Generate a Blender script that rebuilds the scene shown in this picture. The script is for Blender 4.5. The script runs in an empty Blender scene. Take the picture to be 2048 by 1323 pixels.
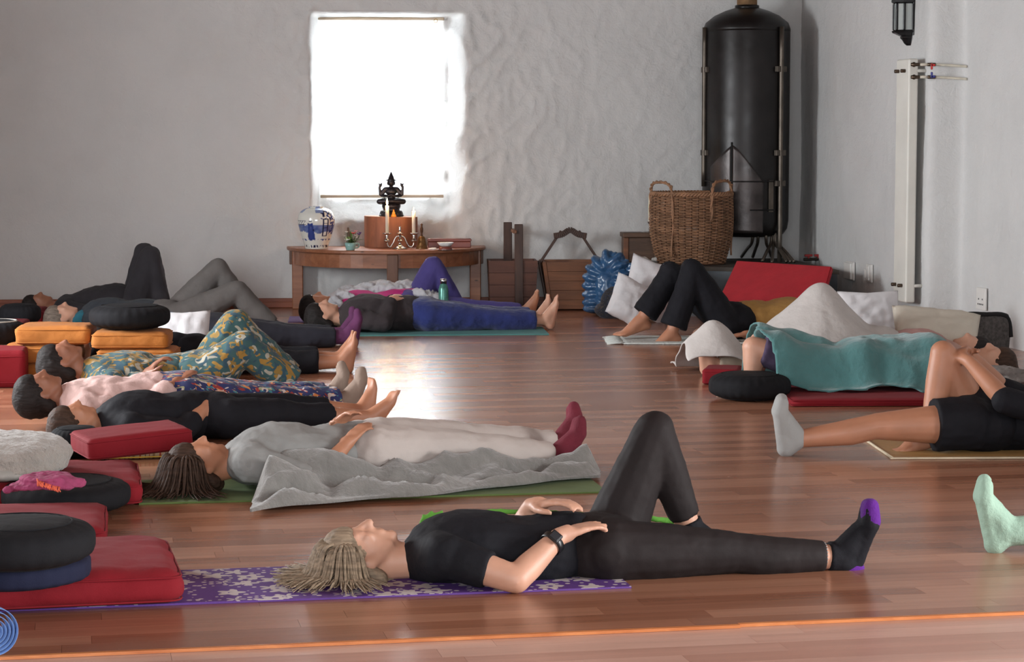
import bpy, bmesh, math, random
from mathutils import Vector, Matrix, noise
import numpy as np
random.seed(7)
SC = bpy.context.scene
COL = SC.collection
V = Vector

# ------------------------------------------------------------------ camera
FPX, PITCH, CAMH = 4500.0, math.atan(391.5 / 4500.0), 1.35
cam_d = bpy.data.cameras.new('camera'); cam = bpy.data.objects.new('camera', cam_d); COL.objects.link(cam)
cam.location = (0, 0, CAMH); cam.rotation_euler = (math.pi / 2 - PITCH, 0, 0)
cam_d.sensor_width = 36; cam_d.lens = FPX * 36 / 2048; cam_d.clip_end = 200
SC.camera = cam
# ------------------------------------------------------------------ look
SC.view_settings.view_transform = 'Standard'; SC.view_settings.look = 'None'
SC.view_settings.gamma = 1.0; SC.view_settings.use_curve_mapping = False
SC.view_settings.exposure = 0.12
# ------------------------------------------------------------------ daylight
W = bpy.data.worlds.new('overcast_sky'); SC.world = W; W.use_nodes = True
W.node_tree.nodes['Background'].inputs[0].default_value = (0.86, 0.92, 1.0, 1)
W.node_tree.nodes['Background'].inputs[1].default_value = 1.0

def ray(px, py):
    f = V((0, math.cos(PITCH), -math.sin(PITCH))); u = V((0, math.sin(PITCH), math.cos(PITCH)))
    return (f * FPX + V((1, 0, 0)) * (px - 1024) + u * (661.5 - py)).normalized()
C0 = V((0, 0, CAMH))
def F(px, py, z=0.0):                       # the point of the plane at height z seen at a photo position
    d = ray(px, py); t = (z - CAMH) / d.z; return C0 + d * t
def P(px, py, Y):                           # the point at distance Y down the room
    d = ray(px, py); return C0 + d * (Y / d.y)
def PL(px, py, o, n):                       # the point on a plane
    d = ray(px, py); return C0 + d * ((o - C0).dot(n) / d.dot(n))

# back wall line and right wall line on the plan
BW_A = math.radians(4.0)
BW_E = V((math.cos(BW_A), math.sin(BW_A), 0)); BW_N = V((math.sin(BW_A), -math.cos(BW_A), 0))
BW_O = F(300, 616)
def WB(px, py): return PL(px, py, BW_O, BW_N)
def wb_s(p): return (p - BW_O).dot(BW_E)
CORNER = WB(1598, 600); CORNER.z = 0
RW_A = math.radians(10.0)
RW_E = V((math.sin(RW_A), -math.cos(RW_A), 0))   # towards the camera
RW_N = V((-math.cos(RW_A), -math.sin(RW_A), 0))  # into the room
CEIL = 3.3

def area(name, loc, target, sx, sy, energy, color):
    l = bpy.data.lights.new(name, 'AREA'); l.shape = 'RECTANGLE'; l.size = sx; l.size_y = sy; l.energy = energy; l.color = color
    o = bpy.data.objects.new(name, l); COL.objects.link(o); o.location = loc
    o.rotation_euler = (V(target) - V(loc)).to_track_quat('-Z', 'Y').to_euler(); return o
WIN_TL, WIN_BR = WB(636, 30), WB(891, 397)
WIN_C = (WIN_TL + WIN_BR) / 2
# daylight outside the blind-covered window, the windows of the left wall, the wall behind the camera and the garden door at the right
area('daylight_back_window', WIN_C - BW_N * 0.85, WIN_C + BW_N, 1.5, 1.9, 640, (0.86, 0.93, 1.0))
LEFT_X = -5.2
LWIN = ((4.0, 40), (7.8, 110), (11.2, 450))
for yc, en in LWIN:
    area('daylight_left_window', (LEFT_X - 0.35, yc, 1.75), (0, yc - 0.2, 1.2), 1.7, 1.6, en, (0.93, 0.97, 1.0))
area('daylight_rear_window', (0.0, -3.4, 1.8), (0, 8, 1.1), 5.0, 2.0, 500, (0.93, 0.97, 1.0))
DOOR_Y = (3.6, 6.6)
area('daylight_garden_door', (6.6, 5.1, 1.5), (0, 5.2, 0.3), 2.6, 2.2, 560, (0.98, 0.98, 0.98))

# ------------------------------------------------------------------ materials
def nodes(name):
    m = bpy.data.materials.new(name); m.use_nodes = True; nt = m.node_tree
    return m, nt, nt.nodes['Principled BSDF']
def N(nt, t, **kw):
    n = nt.nodes.new(t)
    for k, v in kw.items():
        if k in n.inputs: n.inputs[k].default_value = v
        else: setattr(n, k, v)
    return n
def coords(nt, kind='Object', scale=(1, 1, 1), rot=(0, 0, 0)):
    tc = N(nt, 'ShaderNodeTexCoord'); mp = N(nt, 'ShaderNodeMapping')
    mp.inputs['Scale'].default_value = scale; mp.inputs['Rotation'].default_value = rot
    nt.links.new(tc.outputs[kind], mp.inputs[0]); return mp.outputs[0]
def ramp(nt, fac, stops, interp='LINEAR'):
    r = N(nt, 'ShaderNodeValToRGB'); e = r.color_ramp.elements; r.color_ramp.interpolation = interp
    while len(e) < len(stops): e.new(0.5)
    for el, (p, c) in zip(e, stops): el.position = p; el.color = (*c, 1) if len(c) == 3 else c
    nt.links.new(fac, r.inputs[0]); return r.outputs[0]
def srgb(r, g, b):
    f = lambda c: (c / 255 / 12.92) if c <= 10 else ((c / 255 + 0.055) / 1.055) ** 2.4
    return (f(r), f(g), f(b))
def mixc(a, b, t): return tuple(x * (1 - t) + y * t for x, y in zip(a, b))
def mul(c, k): return tuple(min(1, x * k) for x in c)
_mc = {}
def cloth(name, c, rough=0.9, scale=6, var=0.25, bump=0.25, weave=400, sheen=0.03, kind='Object'):
    if name in _mc: return _mc[name]
    m, nt, b = nodes(name); co = coords(nt, kind)
    n = N(nt, 'ShaderNodeTexNoise', Scale=scale, Detail=5.0); nt.links.new(co, n.inputs['Vector'])
    nt.links.new(ramp(nt, n.outputs[0], [(0.25, mul(c, 1 - var)), (0.75, mul(c, 1 + var))]), b.inputs['Base Color'])
    b.inputs['Roughness'].default_value = rough; b.inputs['Specular IOR Level'].default_value = 0.2
    b.inputs['Sheen Weight'].default_value = sheen; b.inputs['Sheen Roughness'].default_value = 0.6
    n2 = N(nt, 'ShaderNodeTexNoise', Scale=weave, Detail=2.0); nt.links.new(co, n2.inputs['Vector'])
    n3 = N(nt, 'ShaderNodeTexNoise', Scale=scale * 3, Detail=4.0); nt.links.new(co, n3.inputs['Vector'])
    ad = N(nt, 'ShaderNodeMath', operation='MULTIPLY_ADD'); ad.inputs[1].default_value = 0.15
    nt.links.new(n2.outputs[0], ad.inputs[0]); nt.links.new(n3.outputs[0], ad.inputs[2])
    bp = N(nt, 'ShaderNodeBump', Strength=bump, Distance=0.02); nt.links.new(ad.outputs[0], bp.inputs['Height'])
    nt.links.new(bp.outputs[0], b.inputs['Normal']); _mc[name] = m; return m
def plain(name, c, rough=0.5, metal=0.0, spec=0.5, var=0.15, scale=20, bump=0.05, rv=0.1):
    if name in _mc: return _mc[name]
    m, nt, b = nodes(name); co = coords(nt)
    n = N(nt, 'ShaderNodeTexNoise', Scale=scale, Detail=6.0); nt.links.new(co, n.inputs['Vector'])
    nt.links.new(ramp(nt, n.outputs[0], [(0.3, mul(c, 1 - var)), (0.7, mul(c, 1 + var))]), b.inputs['Base Color'])
    mr = N(nt, 'ShaderNodeMapRange'); mr.inputs[3].default_value = max(0.02, rough - rv); mr.inputs[4].default_value = min(1, rough + rv)
    nt.links.new(n.outputs[0], mr.inputs[0]); nt.links.new(mr.outputs[0], b.inputs['Roughness'])
    b.inputs['Metallic'].default_value = metal; b.inputs['Specular IOR Level'].default_value = spec
    bp = N(nt, 'ShaderNodeBump', Strength=bump, Distance=0.01); nt.links.new(n.outputs[0], bp.inputs['Height'])
    nt.links.new(bp.outputs[0], b.inputs['Normal']); _mc[name] = m; return m
def wood(name, c1, c2, scale=(2, 30, 30), rough=0.45, bump=0.1, knots=False):
    if name in _mc: return _mc[name]
    m, nt, b = nodes(name); co = coords(nt, 'Object', scale)
    n = N(nt, 'ShaderNodeTexNoise', Scale=1.0, Detail=7.0, Roughness=0.65, Distortion=0.8); nt.links.new(co, n.inputs['Vector'])
    col = ramp(nt, n.outputs[0], [(0.3, c1), (0.52, mixc(c1, c2, 0.5)), (0.72, c2)])
    if knots:
        c3 = coords(nt, 'Object', (3.5, 3.5, 9)); v = N(nt, 'ShaderNodeTexVoronoi', Scale=1.6); nt.links.new(c3, v.inputs['Vector'])
        k = ramp(nt, v.outputs['Distance'], [(0.05, (1, 1, 1)), (0.12, (0, 0, 0))])
        mx = N(nt, 'ShaderNodeMix', data_type='RGBA'); nt.links.new(k, mx.inputs['Factor']); nt.links.new(col, mx.inputs['A'])
        mx.inputs['B'].default_value = (*mul(c1, 0.35), 1); col = mx.outputs['Result']
    nt.links.new(col, b.inputs['Base Color']); b.inputs['Roughness'].default_value = rough
    bp = N(nt, 'ShaderNodeBump', Strength=bump, Distance=0.004); nt.links.new(n.outputs[0], bp.inputs['Height'])
    nt.links.new(bp.outputs[0], b.inputs['Normal']); _mc[name] = m; return m

# ------------------------------------------------------------------ object helpers
def link(name, me, mat=None, parent=None, label=None, cat=None, group=None, kind=None, loc=None, rot=None, smooth=True):
    if isinstance(me, bmesh.types.BMesh):
        b = me; me = bpy.data.meshes.new(name); bmesh.ops.recalc_face_normals(b, faces=b.faces[:]); b.to_mesh(me); b.free()
    if smooth and len(me.polygons): me.polygons.foreach_set('use_smooth', [True] * len(me.polygons))
    if mat is not None and not me.materials: me.materials.append(mat)
    o = bpy.data.objects.new(name, me); COL.objects.link(o)
    if parent is not None: o.parent = parent
    if loc is not None: o.location = loc
    if rot is not None: o.rotation_euler = rot
    tag(o, label, cat, group, kind); return o
def tag(o, label=None, cat=None, group=None, kind=None):
    if label: o['label'] = label
    if cat: o['category'] = cat
    if group: o['group'] = group
    if kind: o['kind'] = kind
    return o
def empty(name, loc=(0, 0, 0), rotz=0, label=None, cat=None, group=None):
    o = bpy.data.objects.new(name, None); COL.objects.link(o); o.location = loc; o.rotation_euler = (0, 0, rotz); o.empty_display_size = 0.05
    return tag(o, label, cat, group)
def copy_tree(o, parent=None):
    c = o.copy(); COL.objects.link(c); c.parent = parent
    for ch in list(o.children): copy_tree(ch, c)
    return c
def pyd(name, vs, fs):
    me = bpy.data.meshes.new(name); me.from_pydata([tuple(v) for v in vs], [], fs); me.update(); return me
def box(bm, c, s, M=None, bevel=0.0, seg=1):
    r = bmesh.ops.create_cube(bm, size=1.0); vs = r['verts']
    bmesh.ops.scale(bm, vec=V(s), verts=vs)
    if bevel > 0:
        es = list({e for v in vs for e in v.link_edges})
        rr = bmesh.ops.bevel(bm, geom=es, offset=bevel, segments=seg, affect='EDGES', profile=0.5)
        vs = list({v for f in rr['faces'] for v in f.verts} | {v for v in vs if v.is_valid})
        seen = set(vs); st = list(vs)
        while st:
            v = st.pop()
            for e in v.link_edges:
                w = e.other_vert(v)
                if w not in seen: seen.add(w); st.append(w)
        vs = list(seen)
    T = Matrix.Translation(V(c)) @ (M.to_4x4() if M is not None else Matrix.Identity(4))
    bmesh.ops.transform(bm, matrix=T, verts=vs); return vs
def bxo(name, c, s, mat, parent=None, bevel=0.004, M=None, seg=1, **kw):
    bm = bmesh.new(); box(bm, c, s, M, bevel, seg); return link(name, bm, mat, parent, smooth=False, **kw)
def lathe(bm, prof, seg=48, M=None, a0=0, a1=2 * math.pi, cap=True):
    rows = []; closed = abs(a1 - a0 - 2 * math.pi) < 1e-6
    n = seg if closed else seg + 1
    for r, z in prof:
        rows.append([bm.verts.new((r * math.cos(a0 + (a1 - a0) * i / seg), r * math.sin(a0 + (a1 - a0) * i / seg), z)) for i in range(n)])
    for a, b in zip(rows, rows[1:]):
        for i in range(seg):
            j = (i + 1) % n; bm.faces.new((a[i], a[j], b[j], b[i]))
    if cap and closed:
        if prof[0][0] > 1e-5: bm.faces.new(rows[0][::-1])
        if prof[-1][0] > 1e-5: bm.faces.new(rows[-1])
    vs = [v for r in rows for v in r]
    bmesh.ops.remove_doubles(bm, verts=vs, dist=1e-6)
    if M is not None:
        bmesh.ops.transform(bm, matrix=M.to_4x4(), verts=[v for v in vs if v.is_valid])
def tube(bm, pts, r, seg=8, cap=True, flat=1.0):
    pts = [V(p) for p in pts]; n = len(pts); rad = r if isinstance(r, (list, tuple)) else [r] * n
    rows = []; up = None
    for i, p in enumerate(pts):
        t = (pts[min(i + 1, n - 1)] - pts[max(i - 1, 0)]).normalized()
        if up is None:
            up = V((0, 0, 1)) if abs(t.z) < 0.9 else V((1, 0, 0))
        x = up.cross(t)
        if x.length < 1e-6: x = V((1, 0, 0)).cross(t)
        x.normalize(); y = t.cross(x).normalized(); up = y
        rows.append([bm.verts.new(p + (x * math.cos(a) + y * math.sin(a) * flat) * rad[i]) for a in [2 * math.pi * k / seg for k in range(seg)]])
    for a, b in zip(rows, rows[1:]):
        for k in range(seg): bm.faces.new((a[k], a[(k + 1) % seg], b[(k + 1) % seg], b[k]))
    if cap: bm.faces.new(rows[0][::-1]); bm.faces.new(rows[-1])
def smoothpts(pts, n=6):
    pts = [V(p) for p in pts]; out = []
    for i in range(len(pts) - 1):
        p0, p1, p2, p3 = pts[max(i - 1, 0)], pts[i], pts[i + 1], pts[min(i + 2, len(pts) - 1)]
        for k in range(n):
            t = k / n
            out.append(0.5 * ((2 * p1) + (p2 - p0) * t + (2 * p0 - 5 * p1 + 4 * p2 - p3) * t * t + (3 * p1 - p0 - 3 * p2 + p3) * t ** 3))
    out.append(pts[-1]); return out
def fbm(p, o=4, lac=2.0, g=0.5):
    return noise.fractal(V(p), 1.0 - math.log(g, 2) * 0 , lac, o)
def sstep(a, b, x):
    t = min(1, max(0, (x - a) / (b - a))); return t * t * (3 - 2 * t)

# ------------------------------------------------------------------ room shell
def plaster(name, c, bump=0.5):
    m, nt, b = nodes(name); co = coords(nt, 'Object')
    n1 = N(nt, 'ShaderNodeTexNoise', Scale=1.3, Detail=6.0, Roughness=0.6); nt.links.new(co, n1.inputs['Vector'])
    nt.links.new(ramp(nt, n1.outputs[0], [(0.3, mul(c, 0.93)), (0.55, c), (0.75, mul(c, 1.04))]), b.inputs['Base Color'])
    b.inputs['Roughness'].default_value = 0.62; b.inputs['Specular IOR Level'].default_value = 0.25
    n2 = N(nt, 'ShaderNodeTexNoise', Scale=14.0, Detail=8.0, Roughness=0.62, Distortion=0.6); nt.links.new(co, n2.inputs['Vector'])
    n3 = N(nt, 'ShaderNodeTexNoise', Scale=70.0, Detail=4.0); nt.links.new(co, n3.inputs['Vector'])
    ad = N(nt, 'ShaderNodeMath', operation='MULTIPLY_ADD'); ad.inputs[1].default_value = 0.2
    nt.links.new(n3.outputs[0], ad.inputs[0]); nt.links.new(n2.outputs[0], ad.inputs[2])
    bp = N(nt, 'ShaderNodeBump', Strength=bump, Distance=0.03); nt.links.new(ad.outputs[0], bp.inputs['Height'])
    nt.links.new(bp.outputs[0], b.inputs['Normal']); return m
M_PLASTER = plaster('limewashed_plaster', srgb(203, 203, 202), 0.35)
M_CEIL = wood('ceiling_low_bounce', srgb(112, 82, 62), srgb(140, 104, 80), (1, 14, 14), 0.6)  # ceiling is out of view; dark brown chosen to cut bounced light
M_BASE = wood('baseboard_wood', srgb(118, 62, 40), srgb(150, 82, 52), (1, 20, 20), 0.45)

ws0, ws1 = wb_s(WIN_TL), wb_s(WIN_BR); wz1, wz0 = WIN_TL.z, WIN_BR.z
def win_d(s, z):
    # outwards distance from the opening, scaled so that 1 is the outer rim of the splay
    wl, wr, wt, wbm = 0.06, 0.15, 0.018, 0.17
    dx = (ws0 - s) / wl if s < (ws0 + ws1) / 2 else (s - ws1) / wr
    dz = (wz0 - z) / wbm if z < (wz0 + wz1) / 2 else (z - wz1) / wt
    if dx > 0 and dz > 0: return math.hypot(dx, dz)
    return max(dx, dz)
def wall_relief(s, z, k=1.0):
    a = noise.noise(V((s * 0.9, z * 0.9, 3.1))) * 0.016 + noise.noise(V((s * 2.3, z * 2.3, 8.0))) * 0.008
    r = noise.noise(V((s * 6 + 0.6 * noise.noise(V((s * 3, z * 3, 1))), z * 5, 2.0)))
    rg = (1 - abs(r)) ** 4 * 0.006
    f = noise.noise(V((s * 17, z * 14, 5.0))) * 0.003 + noise.noise(V((s * 40, z * 33, 5.0))) * 0.0012
    return a + (rg + f) * k
REC = 0.34
def back_wall():
    s0, s1 = wb_s(WB(-420, 500)), wb_s(CORNER) + 0.12
    st = 0.018; ns = int((s1 - s0) / st); nz = int(CEIL / st); idx = {}; vs = []; fs = []
    for j in range(nz + 1):
        z = CEIL * j / nz
        for i in range(ns + 1):
            s = s0 + (s1 - s0) * i / ns
            near = 0
            wd = win_d(s, z); y = 0
            dist = max(0, wd) * 0.12
            k = 0.6 + 3.4 * math.exp(-max(0, dist - 0.1) * 2.6) * (1 if s > ws0 - 2 else 0.5)
            if s > 3.2: k = max(k, 0.9)
            rel = wall_relief(s, z, k)
            dj = wd + 0.35 * noise.noise(V((s * 4, z * 4, 0))) * (1 if wd > 0.1 else 0)
            if dj < 1.15:
                y = -REC * (1 - sstep(-0.1, 1.15, max(dj, 0))) if wd > 0 else -REC - min(0.2, -wd * 0.05)
            idx[i, j] = len(vs); p = BW_O + BW_E * s + BW_N * (rel + y); vs.append((p.x, p.y, z))
    for j in range(nz):
        for i in range(ns):
            s = s0 + (s1 - s0) * (i + 0.5) / ns; z = CEIL * (j + 0.5) / nz
            if min(s - ws0, ws1 - s, z - wz0, wz1 - z) > 0.05: continue  # leaves an unseen wall rim behind the blind that stops daylight leaking past
            fs.append((idx[i, j], idx[i + 1, j], idx[i + 1, j + 1], idx[i, j + 1]))
    link('wall_back', pyd('wall_back', vs, fs), M_PLASTER, label='rough white plastered back wall around the bright window', kind='structure')
back_wall()
PIER_D = 2.85
PIER_W = 0.24
RW_FAR = CORNER.copy()
PIER_P = RW_FAR + RW_E * PIER_D                # convex edge of the pier
PIER_Q = PIER_P + V((1, 0, 0)) * PIER_W        # inner corner on the nearer wall
def strip_wall(name, path, label, k=0.7, st=0.03):
    # a wall that follows a plan polyline, with rounded plaster corners
    pts = []
    for a, b in zip(path, path[1:]):
        n = max(1, int((b - a).length / st)); pts += [a.lerp(b, i / n) for i in range(n)]
    pts.append(path[-1])
    for _ in range(3): pts = [pts[0]] + [(pts[i - 1] + pts[i] * 2 + pts[i + 1]) / 4 for i in range(1, len(pts) - 1)] + [pts[-1]]
    nz = int(CEIL / 0.035); vs = []; fs = []; s = 0; n = len(pts)
    for i, p in enumerate(pts):
        t = (pts[min(i + 1, n - 1)] - pts[max(i - 1, 0)]).normalized(); nr = V((t.y, -t.x, 0))
        if nr.dot(V((-1, -0.2, 0))) < 0: nr = -nr
        if i: s += (p - pts[i - 1]).length
        for j in range(nz + 1):
            z = CEIL * j / nz; q = p + nr * (wall_relief(s + 20, z, k) * 0.8); vs.append((q.x, q.y, z))
    for i in range(n - 1):
        for j in range(nz):
            a = i * (nz + 1) + j; fs.append((a, a + nz + 1, a + nz + 2, a + 1))
    return link(name, pyd(name, vs, fs), M_PLASTER, label=label, kind='structure')
RW_END = PIER_Q + RW_E * ((PIER_Q.y - DOOR_Y[1]) / math.cos(RW_A))
strip_wall('wall_right', [RW_FAR - RW_E * 0.25, PIER_P, PIER_Q, RW_END], 'white plastered right wall with a stepped pier behind the radiator')
RW_D = PIER_Q + RW_E * ((PIER_Q.y - DOOR_Y[0]) / math.cos(RW_A)); RW_Z = PIER_Q + RW_E * ((PIER_Q.y + 3.0) / math.cos(RW_A))
def flat_wall(name, a, b, z0, z1, label):
    bm = bmesh.new(); t = b - a; c = (a + b) / 2 - RW_N * .12; box(bm, (c.x, c.y, (z0 + z1) / 2), (t.length, .24, z1 - z0), Matrix.Rotation(math.atan2(t.y, t.x), 3, 'Z'))
    link(name, bm, M_PLASTER, label=label, kind='structure', smooth=False)
flat_wall('wall_right_lintel', RW_END, RW_D, 2.3, CEIL, 'white lintel over the garden door outside the photograph')
flat_wall('wall_right_near', RW_D, RW_Z, 0, CEIL, 'white right wall beside the camera outside the photograph')
def rect_wall(name, x, y0, y1, holes, axis, label, th=0.3, mat=None):
    # straight wall with window openings (left wall and the wall behind the camera)
    bm = bmesh.new(); cuts = sorted({y0, y1, *[h[0] for h in holes], *[h[1] for h in holes]})
    for a, b in zip(cuts, cuts[1:]):
        hs = [h for h in holes if h[0] <= a + 1e-6 and h[1] >= b - 1e-6]
        spans = [(0, CEIL)] if not hs else [(0, hs[0][2]), (hs[0][3], CEIL)]
        for z0, z1 in spans:
            c = (x, (a + b) / 2, (z0 + z1) / 2) if axis == 'x' else ((a + b) / 2, x, (z0 + z1) / 2)
            s = (th, b - a, z1 - z0) if axis == 'x' else (b - a, th, z1 - z0)
            box(bm, c, s)
    return link(name, bm, mat or M_PLASTER, label=label, kind='structure', smooth=False)
BWL = WB(-420, 500)
rect_wall('wall_left', LEFT_X - 0.15, -3.2, 18.2, [(yc - 0.85, yc + 0.85, 0.95, 2.55) for yc, en in LWIN], 'x', 'white plastered left wall with windows, outside the photograph')
rect_wall('wall_rear', -3.2, -5.5, 7.5, [(-2.5, 2.5, 0.8, 2.8)], 'y', 'white plastered wall behind the camera with a wide window')
bm = bmesh.new(); box(bm, (0.8, 8.0, CEIL + 0.05), (13.2, 23.0, 0.1)); link('ceiling', bm, M_CEIL, label='unseen hall ceiling, made dark brown to lower the bounced light', kind='structure', smooth=False)
# outer filler of the back wall towards the left wall
bm = bmesh.new(); q = BWL; box(bm, ((q.x + LEFT_X) / 2 - 0.1, q.y + 0.02, CEIL / 2), (abs(q.x - LEFT_X) + 0.3, 0.2, CEIL)); link('wall_back_end', bm, M_PLASTER, label='end of the white back wall beside the left wall', kind='structure', smooth=False)

# ------------------------------------------------------------------ floor
BOARD_A = math.radians(11.0)
BE = V((math.cos(BOARD_A), math.sin(BOARD_A), 0)); BN = V((-math.sin(BOARD_A), math.cos(BOARD_A), 0))
def floor_mat(name, src, dull=0.0, pale=False):
    m, nt, b = nodes(name); tc = N(nt, 'ShaderNodeTexCoord'); mp = N(nt, 'ShaderNodeMapping')
    geo = N(nt, 'ShaderNodeNewGeometry'); mp.inputs['Rotation'].default_value = (0, 0, -BOARD_A); nt.links.new(geo.outputs['Position'], mp.inputs[0])
    if src == 'obj': r = N(nt, 'ShaderNodeObjectInfo').outputs['Random']
    else: r = N(nt, 'ShaderNodeAttribute', attribute_name='tone').outputs['Fac']
    mp2 = N(nt, 'ShaderNodeMapping'); mp2.inputs['Scale'].default_value = (1.2, 28, 1); nt.links.new(mp.outputs[0], mp2.inputs[0])
    cb = N(nt, 'ShaderNodeCombineXYZ'); ml = N(nt, 'ShaderNodeMath', operation='MULTIPLY'); ml.inputs[1].default_value = 37.0
    nt.links.new(r, ml.inputs[0]); nt.links.new(ml.outputs[0], cb.inputs[2]); nt.links.new(cb.outputs[0], mp2.inputs['Location'])
    n = N(nt, 'ShaderNodeTexNoise', Scale=1.0, Detail=6.0, Roughness=0.6, Distortion=0.5); nt.links.new(mp2.outputs[0], n.inputs['Vector'])
    c1, c2, c3 = srgb(138, 90, 67), srgb(154, 105, 81), srgb(172, 124, 99)
    if pale: c1, c2, c3 = srgb(176, 132, 116), srgb(192, 150, 134), srgb(206, 168, 152)
    base = ramp(nt, r, [(0.0, c1), (0.5, c2), (1.0, c3)])
    grain = ramp(nt, n.outputs[0], [(0.3, (0.86, 0.85, 0.84)), (0.7, (1.08, 1.08, 1.08))])
    mx = N(nt, 'ShaderNodeMix', data_type='RGBA', blend_type='MULTIPLY'); mx.inputs['Factor'].default_value = 1.0
    nt.links.new(base, mx.inputs['A']); nt.links.new(grain, mx.inputs['B']); nt.links.new(mx.outputs['Result'], b.inputs['Base Color'])
    n2 = N(nt, 'ShaderNodeTexNoise', Scale=2.2, Detail=3.0); nt.links.new(mp.outputs[0], n2.inputs['Vector'])
    mr = N(nt, 'ShaderNodeMapRange'); mr.inputs[3].default_value = 0.2 + dull; mr.inputs[4].default_value = 0.3 + dull
    nt.links.new(n2.outputs[0], mr.inputs[0]); nt.links.new(mr.outputs[0], b.inputs['Roughness'])
    b.inputs['Specular IOR Level'].default_value = 0.5
    bp = N(nt, 'ShaderNodeBump', Strength=0.03, Distance=0.004); nt.links.new(n.outputs[0], bp.inputs['Height']); nt.links.new(bp.outputs[0], b.inputs['Normal'])
    return m
M_FL_O, M_FL_A = floor_mat('laminate_strip', 'obj'), floor_mat('laminate_far', 'attr'); M_FL_P = floor_mat('laminate_near_pale', 'obj', .06, True)  # near side of the joint gets a paler, slightly duller tone
STEP0 = F(1024, 1267)                          # the open joint in the foreground
ROWW = 0.098
def build_floor():
    bm = bmesh.new(); box(bm, (0.8, 8.0, -0.06), (13.2, 23.0, 0.08))
    fl = link('floor', bm, plain('subfloor', srgb(90, 55, 38), 0.7), label='glossy reddish laminate plank floor of the hall', kind='structure', smooth=False)
    L = 0.86; rnd = random.Random(3)
    pm = {}
    def plank_mesh(l, pale):
        key = (round(l, 3), pale)
        if key not in pm:
            b = bmesh.new(); box(b, (0, 0, -0.008), (l - 0.0008, ROWW - 0.0006, 0.016)); me = bpy.data.meshes.new('plank'); b.to_mesh(me); b.free(); me.materials.append(M_FL_P if pale else M_FL_O); pm[key] = me
        return pm[key]
    far_v = []; far_f = []; far_t = []; cnt = 0
    cx = []
    for row in range(-95, 140):
        off = rnd.random() * L
        for c in range(-9, 10):
            v0 = (row + 0.5) * ROWW; u0 = c * L + off
            ctr = STEP0 + BE * u0 + BN * v0
            near_side = row < 0
            z = -0.009 if near_side else 0.0
            if ctr.x < LEFT_X - 0.6 or ctr.x > 7.3 or ctr.y < -3.2 or ctr.y > 19.3: continue
            # in the picture and near: an object of its own
            d = ctr - C0; dep = d.y * math.cos(PITCH) - d.z * math.sin(PITCH)
            inview = False
            if d.y > 1:
                for k in (-0.5, 0, 0.5):
                    q = ctr + BE * L * k - C0; dp = q.y * math.cos(PITCH) + CAMH * math.sin(PITCH)
                    sx = 1024 + FPX * q.x / dp; sy = 661.5 + FPX * (CAMH * math.cos(PITCH) - q.y * math.sin(PITCH)) / dp
                    if -60 < sx < 2110 and 1000 < sy < 1345: inview = True
            if inview and cnt < 290:
                o = bpy.data.objects.new('plank', plank_mesh(L, near_side)); COL.objects.link(o); o.location = (ctr.x, ctr.y, z); o.rotation_euler = (0, 0, BOARD_A); o.parent = fl; cnt += 1
            else:
                b = len(far_v); t = rnd.random(); hl, hw = L / 2 - 0.0004, ROWW / 2 - 0.0003
                for su, sv, zz in ((-1, -1, 0), (1, -1, 0), (1, 1, 0), (-1, 1, 0), (-1, -1, -.016), (1, -1, -.016), (1, 1, -.016), (-1, 1, -.016)):
                    p = ctr + BE * su * hl + BN * sv * hw; far_v.append((p.x, p.y, z + zz)); far_t.append(t)
                far_f += [(b, b + 1, b + 2, b + 3), (b, b + 4, b + 5, b + 1), (b + 1, b + 5, b + 6, b + 2), (b + 2, b + 6, b + 7, b + 3), (b + 3, b + 7, b + 4, b)]
    me = pyd('far_planks', far_v, far_f); a = me.attributes.new('tone', 'FLOAT', 'POINT'); a.data.foreach_set('value', far_t)
    link('far_planks', me, M_FL_A, fl, kind='stuff', smooth=False)
    # bare orange board edge along the open joint, in two offset lengths
    mo = wood('raw_board_edge', srgb(176, 98, 48), srgb(214, 140, 84), (3, 20, 20), 0.5)
    s_at = (F(1482, 1250) - STEP0).dot(BE)
    for a0, a1, o2 in ((-6, s_at, 0.0), (s_at, 7, 0.012)):
        bm = bmesh.new(); c = STEP0 + BE * (a0 + a1) / 2 + BN * (o2 - 0.004); box(bm, (c.x, c.y, -0.004), (a1 - a0, 0.016, 0.0085), Matrix.Rotation(BOARD_A, 3, 'Z'))
        link('board_edge', bm, mo, fl, smooth=False, label='bare orange edge of the laminate along the open joint')
build_floor()
# skirting boards
def skirting(name, a, b, n, h=0.075, th=0.018, label=None):
    bm = bmesh.new(); t = (b - a); L = t.length; ang = math.atan2(t.y, t.x); c = (a + b) / 2 + n * (0.018)
    box(bm, (c.x, c.y, h / 2), (L, th, h), Matrix.Rotation(ang, 3, 'Z'), 0.004)
    c2 = (a + b) / 2 + n * 0.03; box(bm, (c2.x, c2.y, h * 0.33), (L, th * 0.7, h * 0.62), Matrix.Rotation(ang, 3, 'Z'), 0.003)
    link(name, bm, M_BASE, kind='structure', label=label, smooth=False)
skirting('baseboard_back', BW_O + BW_E * wb_s(BWL), CORNER.copy(), BW_N, label='red brown wooden skirting along the back wall')
skirting('baseboard_right', RW_FAR, PIER_P - RW_E * 0.04, RW_N, 0.085, label='brown wooden skirting along the far right wall')
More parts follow.
